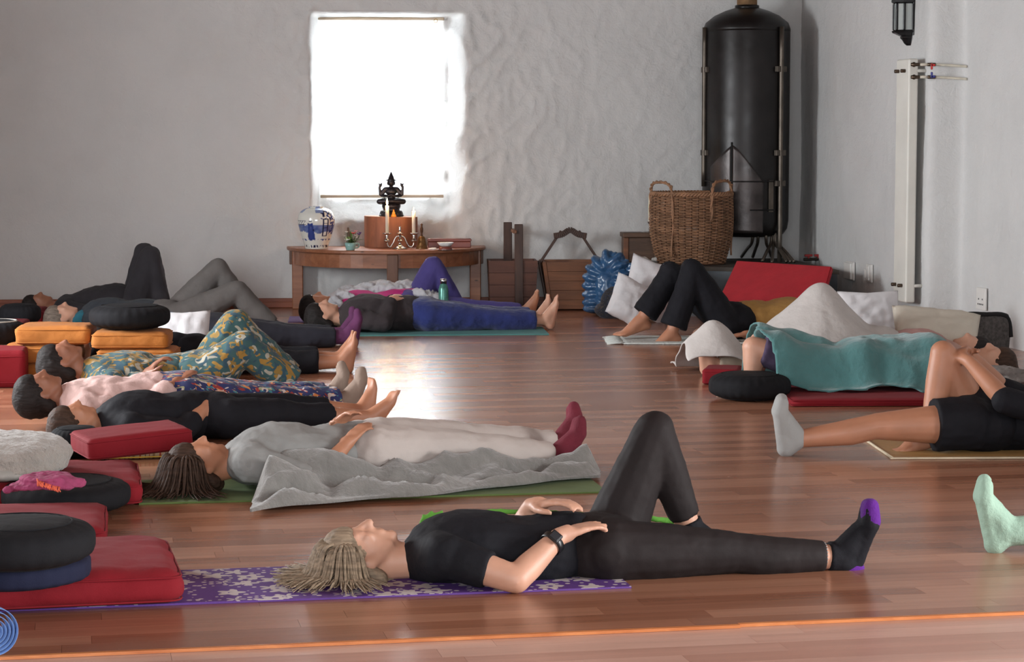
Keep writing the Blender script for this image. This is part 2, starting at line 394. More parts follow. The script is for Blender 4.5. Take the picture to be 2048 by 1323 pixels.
# ================================================================== window, blind
M_FRAME = plain('painted_frame', srgb(225, 225, 222), 0.4)
def fabric_blind():
    m, nt, b = nodes('blind_fabric'); nt.nodes.remove(b); out = nt.nodes['Material Output']
    tr = N(nt, 'ShaderNodeBsdfTranslucent'); df = N(nt, 'ShaderNodeBsdfDiffuse'); mx = N(nt, 'ShaderNodeMixShader'); mx.inputs[0].default_value = 0.45
    n = N(nt, 'ShaderNodeTexNoise', Scale=300.0, Detail=2.0); nt.links.new(coords(nt), n.inputs['Vector'])
    c = ramp(nt, n.outputs[0], [(0.3, (0.86, 0.86, 0.84)), (0.7, (0.95, 0.95, 0.93))])
    nt.links.new(c, tr.inputs[0]); nt.links.new(c, df.inputs[0]); nt.links.new(tr.outputs[0], mx.inputs[1]); nt.links.new(df.outputs[0], mx.inputs[2]); nt.links.new(mx.outputs[0], out.inputs[0]); return m
RB = Matrix.Rotation(BW_A, 3, 'Z')
def wbp(s, z, off): p = BW_O + BW_E * s + BW_N * off; return V((p.x, p.y, z))
sc_w = (ws0 + ws1) / 2
# the window itself, deep in the recess
wroot = empty('window_1', wbp(sc_w, wz0, -0.44), BW_A); tag(wroot, 'bright deep set window behind the white blind', kind='structure')
ww, wh = ws1 - ws0 + 0.1, wz1 - wz0 + 0.1
bm = bmesh.new()
for cx, cz, sx, sz in ((-ww / 2, wh / 2 - .05, .06, wh), (ww / 2, wh / 2 - .05, .06, wh), (0, -.05, ww, .06), (0, wh - .05, ww, .06), (0, wh / 2, .035, wh), (0, wh / 2, ww, .035)):
    box(bm, (cx, 0, cz), (sx, .05, sz), None, .006)
link('window_frame', bm, M_FRAME, wroot, smooth=False)
mg, ntg, bg = nodes('window_glass'); bg.inputs['Transmission Weight'].default_value = 1; bg.inputs['Roughness'].default_value = 0; bg.inputs['IOR'].default_value = 1.02
for sx in (-1, 1):
    for k in (0, 1): bxo('pane', (sx * ww / 4, 0.005, wh * (0.25 + 0.5 * k) - .03), (ww / 2 - .04, .004, wh / 2 - .04), mg, wroot, 0)
# roman blind
bl = empty('roman_blind', wbp(sc_w, wz0, -0.29), BW_A, 'white fabric roman blind glowing in the deep window', 'blind')
bw = (ws1 - ws0) - 0.012; bh = wz1 - wz0
MB_ = fabric_blind(); M_RAIL = wood('blind_rail', srgb(168, 150, 128), srgb(190, 172, 150), (3, 30, 30), 0.6)
bxo('top_rail', (0, 0, bh - 0.012), (bw + 0.02, 0.03, 0.024), M_RAIL, bl)
bxo('bottom_bar', (0, -0.004, 0.012), (bw + 0.004, 0.016, 0.024), M_RAIL, bl)
zs = [0.024] + [WB(636, y).z - wz0 for y in (357, 278, 198, 118)] + [bh - 0.024]
for i in range(5):
    za, zb = zs[i], zs[i + 1]; vs = []; fs = []
    nx = 14
    for j in range(5):
        t = j / 4
        for i2 in range(nx + 1):
            x = -bw / 2 + bw * i2 / nx; vs.append((x, -0.004 - 0.010 * math.sin(math.pi * t) + 0.002 * math.sin(x * 9 + i), za + (zb - za) * t))
    for j in range(4):
        for i2 in range(nx): a = j * (nx + 1) + i2; fs.append((a, a + 1, a + nx + 2, a + nx + 1))
    link('fabric_panel', pyd('fabric_panel', vs, fs), MB_, bl)
    if i: bxo('dowel', (0, 0.004, za), (bw, 0.006, 0.008), M_RAIL, bl, 0.002)
bm = bmesh.new()
rc = WB(874, 38); rx = wb_s(rc) - sc_w
tube(bm, [(rx + 0.014 * math.cos(a), -0.02, rc.z - wz0 + 0.014 * math.sin(a)) for a in [2 * math.pi * k / 16 for k in range(17)]], 0.003, 6)
tube(bm, [(rx, -0.02, rc.z - wz0 - 0.014), (rx + .004, -0.018, rc.z - wz0 - 0.2)], 0.0012, 5)
link('pull_ring', bm, plain('brass', srgb(150, 120, 70), 0.3, 1.0), bl)

# ================================================================== demi-lune table
TZ = WB(770, 490.5).z
ta = (wb_s(WB(970, 491)) - wb_s(WB(574, 491))) / 2; tc_s = (wb_s(WB(970, 491)) + wb_s(WB(574, 491))) / 2
_q = F(770, 501.5, TZ); tb = (_q - BW_O).dot(BW_N) - 0.05
troot = empty('altar_table', wbp(tc_s, 0, 0.05), BW_A, 'half round pine table under the bright window', 'table')
M_PINE = wood('pine', srgb(122, 74, 48), srgb(160, 104, 72), (1.5, 18, 18), 0.4, knots=True)
M_PINE_D = wood('dark_pine', srgb(84, 56, 42), srgb(118, 82, 64), (20, 20, 1.5), 0.5)
def halfdisc(bm, a, b, z0, z1, n=40, bev=0.006):
    prof = [(1 - bev / a, z0), (1, z0 + bev), (1, z1 - bev), (1 - bev / a, z1)]
    rings = []
    for k, z in prof:
        rings.append([bm.verts.new((a * k * math.cos(math.pi + math.pi * i / n), b * k * math.sin(math.pi + math.pi * i / n) if 0 < i < n else 0, z)) for i in range(n + 1)])
    for p, q in zip(rings, rings[1:]):
        for i in range(n): bm.faces.new((p[i], p[i + 1], q[i + 1], q[i]))
    bm.faces.new(rings[0][::-1]); bm.faces.new(rings[-1])
    bm.faces.new([r[0] for r in rings] + [r[-1] for r in rings][::-1])
bm = bmesh.new(); halfdisc(bm, ta, tb, TZ - 0.027, TZ); link('table_top', bm, M_PINE, troot, smooth=False)
def apron(bm, a, b, z0, z1, th=0.02, i0=0, i1=24, n=24):
    rows = []
    for i in range(i0, i1 + 1):
        t = math.pi + math.pi * i / n; c, s = math.cos(t), math.sin(t)
        rows.append([bm.verts.new((a * c, b * s, z0)), bm.verts.new((a * c, b * s, z1)), bm.verts.new(((a - th) * c, (b - th) * s, z1)), bm.verts.new(((a - th) * c, (b - th) * s, z0))])
    for p, q in zip(rows, rows[1:]):
        for k in range(4): bm.faces.new((p[k], p[(k + 1) % 4], q[(k + 1) % 4], q[k]))
    bm.faces.new(rows[0]); bm.faces.new(rows[-1][::-1])
for i0, i1 in ((1, 12), (12, 23)):
    bm = bmesh.new(); apron(bm, ta - 0.05, tb - 0.05, TZ - 0.135, TZ - 0.027, 0.022, i0, i1); link('apron', bm, M_PINE, troot, smooth=False)
bxo('back_rail', (0, -0.02, TZ - 0.085), (2 * ta - 0.04, 0.025, 0.115), M_PINE_D, troot)
for sx in (-1, 1): bxo('leg', (sx * (ta - 0.085), -0.09, (TZ - 0.03) / 2), (0.085, 0.07, TZ - 0.03), M_PINE, troot, 0.006)
bxo('leg', (0.035, -(tb - 0.06), (TZ - 0.03) / 2), (0.085, 0.06, TZ - 0.03), M_PINE_D, troot, 0.006)
def T(px, py, z=None): return F(px, py, TZ if z is None else z)
KW = lambda p: FPX / (p.y * math.cos(PITCH) + (CAMH - p.z) * math.sin(PITCH))   # photo pixels per metre there

# ---- blue and white jar
def jar():
    p = T(633, 496.5); k = KW(p); R = 37 / k; Hh = 84 / k
    prof = [(0.60, 0), (0.62, .01), (0.62, .03), (0.66, .10), (0.78, .25), (0.90, .42), (0.985, .58), (1.0, .68), (0.97, .77), (0.88, .86), (0.70, .93), (0.48, .965), (0.40, .97), (0.395, .995), (0.42, 1.0), (0.36, 1.0), (0.34, .97)]
    # smooth profile
    pts = smoothpts([V((a, b, 0)) for a, b in prof], 8); seg = 220; vs = []; fs = []; cols = []
    blue, dk, wh = srgb(48, 66, 128), srgb(30, 34, 70), srgb(214, 214, 206); pale = srgb(120, 136, 178)
    def paint(t, h):
        # t: angle in degrees measured from the camera side, positive to the right; h: 0..1
        n = noise.noise(V((t * 0.08, h * 14, 1.0))); n2 = noise.noise(V((t * 0.03, h * 5, 4.0)))
        c = wh
        if h < 0.10 and h > 0.03 and noise.noise(V((t * .22, h * 9, 7))) > 0.02: c = dk
        if 0.33 < h < 0.57 + 0.05 * n2 and h > 0.40 + 0.08 * n2: c = mixc(pale, blue, 0.5 + 0.5 * n)      # far shore band
        if 0.20 < h < 0.23 and n > 0.1: c = blue
        # robed figure
        x = t + 14
        if 0.22 < h < 0.62 and abs(x) < 15 - 18 * (h - 0.22) + 2 * n: c = blue if n < 0.35 else dk
        if 0.60 < h < 0.68 and x * x / 30 + ((h - .645) / .04) ** 2 < 1: c = wh if h < .655 else dk
        # pavilion and tree on the right
        x = t - 36
        if 0.30 < h < 0.72 and (abs(abs(x) - 8) < 2.0 or abs((h * 30) % 3) < 0.5 and abs(x) < 10): c = dk
        if h > 0.70 and h < 0.92 and noise.noise(V((t * .12, h * 22, 3))) > 0.0 and 18 < t < 75: c = dk if n > 0 else blue
        if 52 < t < 85 and 0.35 < h < 0.75 and noise.noise(V((t * .15, h * 20, 9))) > -0.05: c = blue
        # railing on the left
        x = t + 52
        if 0.57 < h < 0.68 and abs(x) < 22 and (h < .585 or h > .665 or abs((x % 11) - (h - .585) / .08 * 11) < 1.4): c = dk
        if h > 0.86 and n2 > 0.05: c = pale
        if abs(t) > 90 and noise.noise(V((t * .06, h * 8, 13))) > 0.25: c = blue
        return c
    for q in pts:
        for i in range(seg):
            a = 2 * math.pi * i / seg; vs.append((q.x * R * math.cos(a), q.x * R * math.sin(a), q.y * Hh))
            t = math.degrees(a) + 90
            if t > 180: t -= 360
            cols.append((*paint(t, q.y), 1))
    n = len(pts)
    for j in range(n - 1):
        for i in range(seg): fs.append((j * seg + i, j * seg + (i + 1) % seg, (j + 1) * seg + (i + 1) % seg, (j + 1) * seg + i))
    fs.append(tuple(range(seg))[::-1])
    me = pyd('jar', vs, fs); at = me.color_attributes.new('paint', 'FLOAT_COLOR', 'POINT'); at.data.foreach_set('color', [x for c in cols for x in c])
    m, nt, b = nodes('glazed_porcelain'); ca = N(nt, 'ShaderNodeVertexColor', layer_name='paint'); nt.links.new(ca.outputs[0], b.inputs['Base Color'])
    b.inputs['Roughness'].default_value = 0.12; b.inputs['Coat Weight'].default_value = 0.4
    link('ginger_jar', me, m, label='round porcelain jar with blue painted figures on the table', cat='jar', loc=p)
jar()
# ---- log, statue
LP_ = T(784, 499); LP_ = LP_ - BW_N * ((LP_ - BW_O).dot(BW_N) - 0.24); LP_.z = TZ; kk = KW(LP_); LR = 53 / kk; LH = 61 / kk
def log():
    bm = bmesh.new(); seg = 48; rows = []
    for z in (0, .02, .3, .6, .9, 1.0):
        row = []
        for i in range(seg):
            a = 2 * math.pi * i / seg; r = LR * (1 + 0.035 * noise.noise(V((math.cos(a) * 2, math.sin(a) * 2, 0))) + 0.012 * noise.noise(V((math.cos(a) * 9, math.sin(a) * 9, z * .6))))
            row.append(bm.verts.new((r * math.cos(a), r * 0.85 * math.sin(a), z * LH * (1 - 0.02 * math.cos(a)))))
        rows.append(row)
    for p, q in zip(rows, rows[1:]):
        for i in range(seg): bm.faces.new((p[i], p[(i + 1) % seg], q[(i + 1) % seg], q[i]))
    bm.faces.new(rows[0][::-1])
    r = empty('log_plinth', LP_, BW_A, 'sawn log section carrying the dark statue', 'log')
    link('bark_side', bm, wood('log_side', srgb(104, 60, 40), srgb(158, 98, 66), (14, 14, 2), 0.6, 0.4), r)
    bm = bmesh.new(); top = [bm.verts.new(v) for v in []]
    vs = []
    for i in range(seg):
        a = 2 * math.pi * i / seg; rr = LR * 0.995 * (1 + 0.035 * noise.noise(V((math.cos(a) * 2, math.sin(a) * 2, 0)))); vs.append(bm.verts.new((rr * math.cos(a), rr * .85 * math.sin(a), LH * (1 - 0.02 * math.cos(a)) + 0.001)))
    c = bm.verts.new((0, 0, LH + 0.001))
    for i in range(seg): bm.faces.new((vs[i], vs[(i + 1) % seg], c))
    m, nt, b = nodes('log_end'); w = N(nt, 'ShaderNodeTexWave', wave_type='RINGS', rings_direction='Z', Scale=14.0, Distortion=1.5); nt.links.new(coords(nt), w.inputs['Vector'])
    nt.links.new(ramp(nt, w.outputs[0], [(0.2, srgb(176, 118, 84)), (0.8, srgb(206, 150, 112))]), b.inputs['Base Color']); b.inputs['Roughness'].default_value = 0.6
    link('sawn_face', bm, m, r)
log()

# ---- generic solid modelling: union of tapered capsules and ellipsoids, voxel-remeshed into one skin
class Blob:
    def __init__(s, fat=1.0): s.bm = bmesh.new(); s.fat = fat
    def cap(s, a, b, ra, rb=None, seg=14, flat=False):
        a, b = V(a), V(b); rb = ra if rb is None else rb; ra *= s.fat; rb *= s.fat; t = b - a; L = t.length
        if L < 1e-6: return s.ell(a, (ra / s.fat,) * 3)
        q = V((0, 0, 1)).rotation_difference(t / L).to_matrix().to_4x4(); M = Matrix.Translation(a) @ q
        if flat is True: prof = [(1e-6, 0), (ra, 0), (rb, L), (1e-6, L)]
        elif flat == 'end': prof = [(ra * math.sin(x), -ra * math.cos(x)) for x in [math.pi / 2 * i / 4 for i in range(5)]] + [(rb, L), (1e-6, L)]
        else: prof = [(ra * math.sin(x), -ra * math.cos(x)) for x in [math.pi / 2 * i / 4 for i in range(5)]] + [(rb * math.cos(x), L + rb * math.sin(x)) for x in [math.pi / 2 * i / 4 for i in range(5)]]
        prof = [(max(r, 0), z) for r, z in prof]; lathe(s.bm, prof, seg, M); return s
    def chain(s, pts, rad):
        for i in range(len(pts) - 1): s.cap(pts[i], pts[i + 1], rad[i], rad[i + 1])
        return s
    def ell(s, c, r, R=None, seg=18):
        M = Matrix.Translation(V(c)) @ (R.to_4x4() if R is not None else Matrix.Identity(4)) @ Matrix.Diagonal((*[x * s.fat for x in r], 1))
        lathe(s.bm, [(math.sin(math.pi * i / 12), -math.cos(math.pi * i / 12)) for i in range(13)], seg, M); return s
    def mesh(s, name, voxel=0.008, smooth=4, wrinkle=0.0, wscale=0.08, remesh=True):
        bmesh.ops.recalc_face_normals(s.bm, faces=s.bm.faces[:])
        me = bpy.data.meshes.new(name + '_src'); s.bm.to_mesh(me); s.bm.free()
        o = bpy.data.objects.new('tmp', me); COL.objects.link(o)
        if remesh:
            m = o.modifiers.new('r', 'REMESH'); m.mode = 'VOXEL'; m.voxel_size = voxel
        if smooth:
            m = o.modifiers.new('s', 'SMOOTH'); m.factor = 0.5; m.iterations = smooth
        if wrinkle:
            t = bpy.data.textures.new('wr', 'CLOUDS'); t.noise_scale = wscale; t.noise_depth = 2
            m = o.modifiers.new('d', 'DISPLACE'); m.texture = t; m.strength = wrinkle; m.mid_level = 0.5; m.texture_coords = 'GLOBAL'
        dg = bpy.context.evaluated_depsgraph_get(); dg.update()
        r = bpy.data.meshes.new_from_object(o.evaluated_get(dg), depsgraph=dg); r.name = name
        bpy.data.objects.remove(o); bpy.data.meshes.remove(me); return r

def statue():
    p = LP_ + V((0.004, -0.02, LH)); k = KW(p); h = 100 / k; u = h / 100.0      # u: one photo pixel
    r = empty('deity_statue', p, BW_A, 'dark bronze four armed seated deity statue on the log', 'statue')
    M = plain('dark_bronze', srgb(40, 38, 44), 0.4, 0.5, 0.5, 0.3, 60, 0.2)
    bm = bmesh.new(); lathe(bm, [(24 * u, 0), (25 * u, 2 * u), (23 * u, 5 * u), (17 * u, 12 * u), (16 * u, 15 * u), (18 * u, 18 * u), (19 * u, 22 * u), (15 * u, 26 * u), (1e-6, 26 * u)], 40)
    ped = link('lotus_pedestal', bm, M, r)
    for ring, (R_, z0, z1, n) in enumerate(((23, 2, 12, 14), (18, 15, 24, 12))):
        b = Blob(); b.ell((0, 0, 0), (3.6 * u, 1.6 * u, 5.5 * u)); me = b.mesh('petal', 1.1 * u, 1)
        for i in range(n):
            a = 2 * math.pi * i / n
            o = link('petal', me, M, ped, loc=(R_ * .93 * u * math.cos(a), R_ * .93 * u * math.sin(a), (z0 + z1) / 2 * u), rot=(0.35 if ring == 0 else -0.2, 0, a - math.pi / 2))
    b = Blob(1.28); z = 28 * u
    # crossed legs
    for sx in (-1, 1):
        b.chain([(sx * 5 * u, 2 * u, z + 3 * u), (sx * 21 * u, -5 * u, z + 2 * u), (sx * 2 * u, -13 * u, z + 3 * u), (-sx * 7 * u, -12 * u, z + 4 * u)], [6 * u, 4.5 * u, 3.2 * u, 2.5 * u])
    b.ell((0, 2 * u, z + 4 * u), (11 * u, 8 * u, 5 * u))
    b.cap((0, 2 * u, z + 4 * u), (0, 2 * u, z + 17 * u), 6.5 * u, 5 * u); b.ell((0, 1.5 * u, z + 22 * u), (8.5 * u, 5.5 * u, 7 * u))
    b.cap((-10 * u, 2 * u, z + 27 * u), (10 * u, 2 * u, z + 27 * u), 3.4 * u)
    b.cap((0, 1.5 * u, z + 27 * u), (0, 1 * u, z + 35 * u), 2.6 * u)
    b.ell((0, 0, z + 40 * u), (5.4 * u, 5.6 * u, 6.6 * u)); b.cap((0, 0, z + 44 * u), (0, 1 * u, z + 50 * u), 5.2 * u, 4 * u); b.cap((0, 1 * u, z + 50 * u), (0, 1 * u, z + 60 * u), 4 * u, 1.0 * u)
    for sx in (-1, 1):
        b.chain([(sx * 11 * u, 2 * u, z + 26 * u), (sx * 17 * u, 1 * u, z + 14 * u), (sx * 6 * u, -8 * u, z + 13 * u), (0, -9 * u, z + 16 * u)], [3 * u, 2.4 * u, 1.9 * u, 2 * u])     # hands joined
        b.chain([(sx * 11 * u, 2 * u, z + 27 * u), (sx * 20 * u, 1 * u, z + 16 * u), (sx * 21 * u, 0, z + 30 * u), (sx * 19 * u, 0, z + 35 * u)], [3 * u, 2.2 * u, 1.8 * u, 2.3 * u])       # raised arms
        b.cap((sx * 19 * u, 0, z + 34 * u), (sx * 23 * u, 0, z + 38 * u), 1.6 * u, 0.7 * u); b.cap((sx * 18 * u, 0, z + 35 * u), (sx * 17 * u, 0, z + 39 * u), 1.2 * u, .8 * u)
        b.ell((sx * 6.3 * u, 0, z + 38 * u), (1.1 * u, 1.4 * u, 3 * u)); b.cap((sx * 6 * u, 0, z + 45 * u), (sx * 9 * u, 0, z + 44 * u), 0.9 * u, 0.8 * u)
    link('figure', b.mesh('figure', 0.8 * u, 1), M, r).scale = (1.1, 1.05, 1.0)
    bm = bmesh.new(); lathe(bm, [(4 * u, 0), (5.8 * u, 1 * u), (5.2 * u, 4 * u), (5.4 * u, 5 * u)], 16); link('crown', bm, M, r, loc=(0, 0, z + 44 * u))
    # small amber figurine in front
    q = LP_ + V((0.028, -LR * 0.85 + 0.045, LH)); b = Blob()
    b.ell((0, 0, 0.006), (.022, .014, .008)); b.ell((0, 0, .016), (.018, .012, .009)); b.ell((0, 0, .030), (.012, .009, .013)); b.ell((0, 0, .046), (.007, .007, .009)); b.cap((0, 0, .05), (0, 0, .06), .004, .001)
    m, nt, bb = nodes('amber_resin'); nn = N(nt, 'ShaderNodeTexNoise', Scale=80.0); nt.links.new(coords(nt), nn.inputs['Vector']); nt.links.new(ramp(nt, nn.outputs[0], [(0.3, srgb(228, 120, 20)), (0.7, srgb(250, 168, 60))]), bb.inputs['Base Color'])
    bb.inputs['Roughness'].default_value = 0.25; bb.inputs['Subsurface Weight'].default_value = 0.5; bb.inputs['Subsurface Radius'].default_value = (.02, .008, .002)
    link('amber_figurine', b.mesh('amber_figurine', 0.002, 1), m, label='tiny amber seated figurine before the dark statue', cat='figurine', loc=q)
statue()
M_SILVER = plain('silver', srgb(176, 170, 164), 0.22, 1.0, 0.5, 0.2, 40, 0.05, 0.08)
M_WAX = plain('candle_wax', srgb(226, 220, 200), 0.45, 0, 0.4, 0.04)
M_WAX.node_tree.nodes['Principled BSDF'].inputs['Subsurface Weight'].default_value = 0.2
def flame_mat():
    m, nt, b = nodes('candle_flame'); nt.nodes.remove(b); e = N(nt, 'ShaderNodeEmission', Strength=30.0); e.inputs[0].default_value = (1.0, 0.72, 0.35, 1)
    nt.links.new(e.outputs[0], nt.nodes['Material Output'].inputs[0]); return m
M_FLAME = flame_mat()
def candle(px, ytop, ybase, Y, r, label, lit=True):
    a, t = P(px, ybase, Y), P(px, ytop, Y); h = t.z - a.z
    rt = empty('candle', a, 0, label, 'candle')
    bm = bmesh.new(); lathe(bm, [(r, 0), (r, h - .004), (r * .8, h), (r * .4, h - .002), (1e-6, h - .003)], 20); link('wax', bm, M_WAX, rt)
    bm = bmesh.new(); tube(bm, [(0, 0, h - .004), (0.0005, 0, h + .008)], 0.0012, 6); link('wick', bm, plain('wick', (.02, .018, .015), .9), rt)
    if lit:
        bm = bmesh.new(); s = lit; lathe(bm, [(1e-6, 0), (.0045 * s, .006 * s), (.006 * s, .014 * s), (.0045 * s, .026 * s), (.002 * s, .036 * s), (1e-6, .045 * s)], 14); link('flame', bm, M_FLAME, rt, loc=(0, 0, h + .003))
        l = bpy.data.lights.new('flame_light', 'POINT'); l.energy = 3.0 * s; l.color = (1.0, 0.55, 0.25); l.shadow_soft_size = 0.012; o = bpy.data.objects.new('flame_light', l); COL.objects.link(o); o.parent = rt; o.location = (0, -0.012, h + .022 * s)
    return rt
def candelabrum():
    p = T(800, 498); Y = p.y; k = KW(p); u = 1 / k
    r = empty('candelabrum', p, BW_A, 'two armed silver candelabrum in front of the log', 'candelabrum')
    bm = bmesh.new(); lathe(bm, [(15 * u, 0), (15 * u, 1.5 * u), (10 * u, 4 * u), (5 * u, 7 * u), (2.5 * u, 11 * u), (2.5 * u, 14 * u), (5.5 * u, 17 * u), (5 * u, 18 * u), (2 * u, 20 * u), (2 * u, 30 * u)], 32); link('base', bm, M_SILVER, r)
    bm = bmesh.new(); lathe(bm, [(1.8 * u, 30 * u), (6.5 * u, 31 * u), (6.5 * u, 32 * u), (2 * u, 33 * u), (1.8 * u, 37 * u), (3 * u, 39 * u), (1.5 * u, 41 * u), (3 * u, 44 * u), (1e-6, 48 * u)], 24); link('finial', bm, M_SILVER, r)
    for sx, x in ((-1, -26), (1, 28)):
        bm = bmesh.new(); tube(bm, smoothpts([(0, 0, 27 * u), (sx * 8 * u, 0, 24 * u), (sx * 13 * u, 0, 14 * u), (sx * 19 * u, 0, 5 * u), (x * u - sx * 2 * u, 0, 7 * u), (x * u, 0, 15 * u)], 8), 1.4 * u, 8); link('arm', bm, M_SILVER, r)
        bm = bmesh.new(); lathe(bm, [(1.5 * u, 13 * u), (6 * u, 16 * u), (6 * u, 18 * u), (3 * u, 20 * u), (2.4 * u, 24 * u), (3.6 * u, 28 * u), (3 * u, 29 * u), (9 * u, 31 * u), (9 * u, 32.5 * u), (4 * u, 32.5 * u)], 28); link('candle_cup', bm, M_SILVER, r, loc=(x * u, 0, 0))
    candle(774.5, 411, 466, Y, 3.6 * u, 'lit white candle on the left arm of the silver candelabrum', 1.25)
    candle(827.5, 422, 466, Y, 3.6 * u, 'white candle with a small flame on the right candelabrum arm', 0.6)
candelabrum()
# ---- hand bell
p = T(843.5, 497); u = 1 / KW(p); r = empty('hand_bell', p, 0, 'small brass hand bell with a turned handle', 'bell'); MBR = plain('aged_brass', srgb(128, 96, 62), 0.35, 0.9, 0.5, 0.25, 50)
bm = bmesh.new(); lathe(bm, [(12.5 * u, 0), (11.5 * u, 2 * u), (9 * u, 10 * u), (7.5 * u, 20 * u), (6 * u, 24 * u), (2 * u, 26 * u)], 32); link('bell_body', bm, MBR, r)
bm = bmesh.new(); lathe(bm, [(2 * u, 25 * u), (2.5 * u, 27 * u), (1.6 * u, 29 * u), (2.8 * u, 35 * u), (3 * u, 40 * u), (1.8 * u, 44 * u), (1.6 * u, 46 * u), (2.6 * u, 48.5 * u), (1e-6, 51 * u)], 20); link('handle', bm, plain('dark_brass', srgb(92, 66, 50), 0.4, 0.7), r)
# ---- wooden box, bowl, saucer, cloth
p = T(900, 496); u = 1 / KW(p); r = empty('incense_box', p - BW_N * 0.12, BW_A, 'flat reddish wooden box at the back of the table', 'box'); MBX = wood('red_box_wood', srgb(96, 46, 38), srgb(128, 64, 52), (3, 30, 30), 0.4)
bxo('body', (0, 0, 6 * u), (86 * u, .09, 12 * u), MBX, r); bxo('lid', (0, 0, 15 * u), (88 * u, .095, 5.5 * u), MBX, r)
p = T(891, 499.5); r = empty('offering_bowl', p, 0, 'small white bowl on a round red wooden stand', 'bowl')
bm = bmesh.new(); lathe(bm, [(13 * u, 0), (13.5 * u, 1 * u), (12 * u, 7 * u), (1e-6, 7 * u)], 28); link('stand', bm, MBX, r)
bm = bmesh.new(); lathe(bm, [(9 * u, 7 * u), (12 * u, 9 * u), (16.5 * u, 14.5 * u), (16 * u, 15 * u), (11 * u, 10 * u), (1e-6, 9 * u)], 32); link('bowl', bm, plain('white_ceramic', srgb(220, 218, 214), 0.2), r)
bm = bmesh.new(); lathe(bm, [(15 * u, 0), (16.5 * u, 1.2 * u), (14 * u, .8 * u), (1e-6, .6 * u)], 28); link('saucer', bm, plain('steel_dish', srgb(150, 150, 150), 0.3, 0.9), label='thin metal saucer under the red bowl stand', cat='saucer', loc=p - V((0, 0, 0.0005)))
b = Blob(); p = T(868, 499)
for i in range(7): b.ell((random.uniform(-.03, .03), random.uniform(-.012, .012), .006 + random.uniform(0, .004)), (.018, .010, .006))
link('folded_tissue', b.mesh('folded_tissue', .003, 2, .004, .01), plain('tissue_white', srgb(226, 222, 216), .9), label='crumpled white tissue beside the bowl', cat='tissue', loc=p)
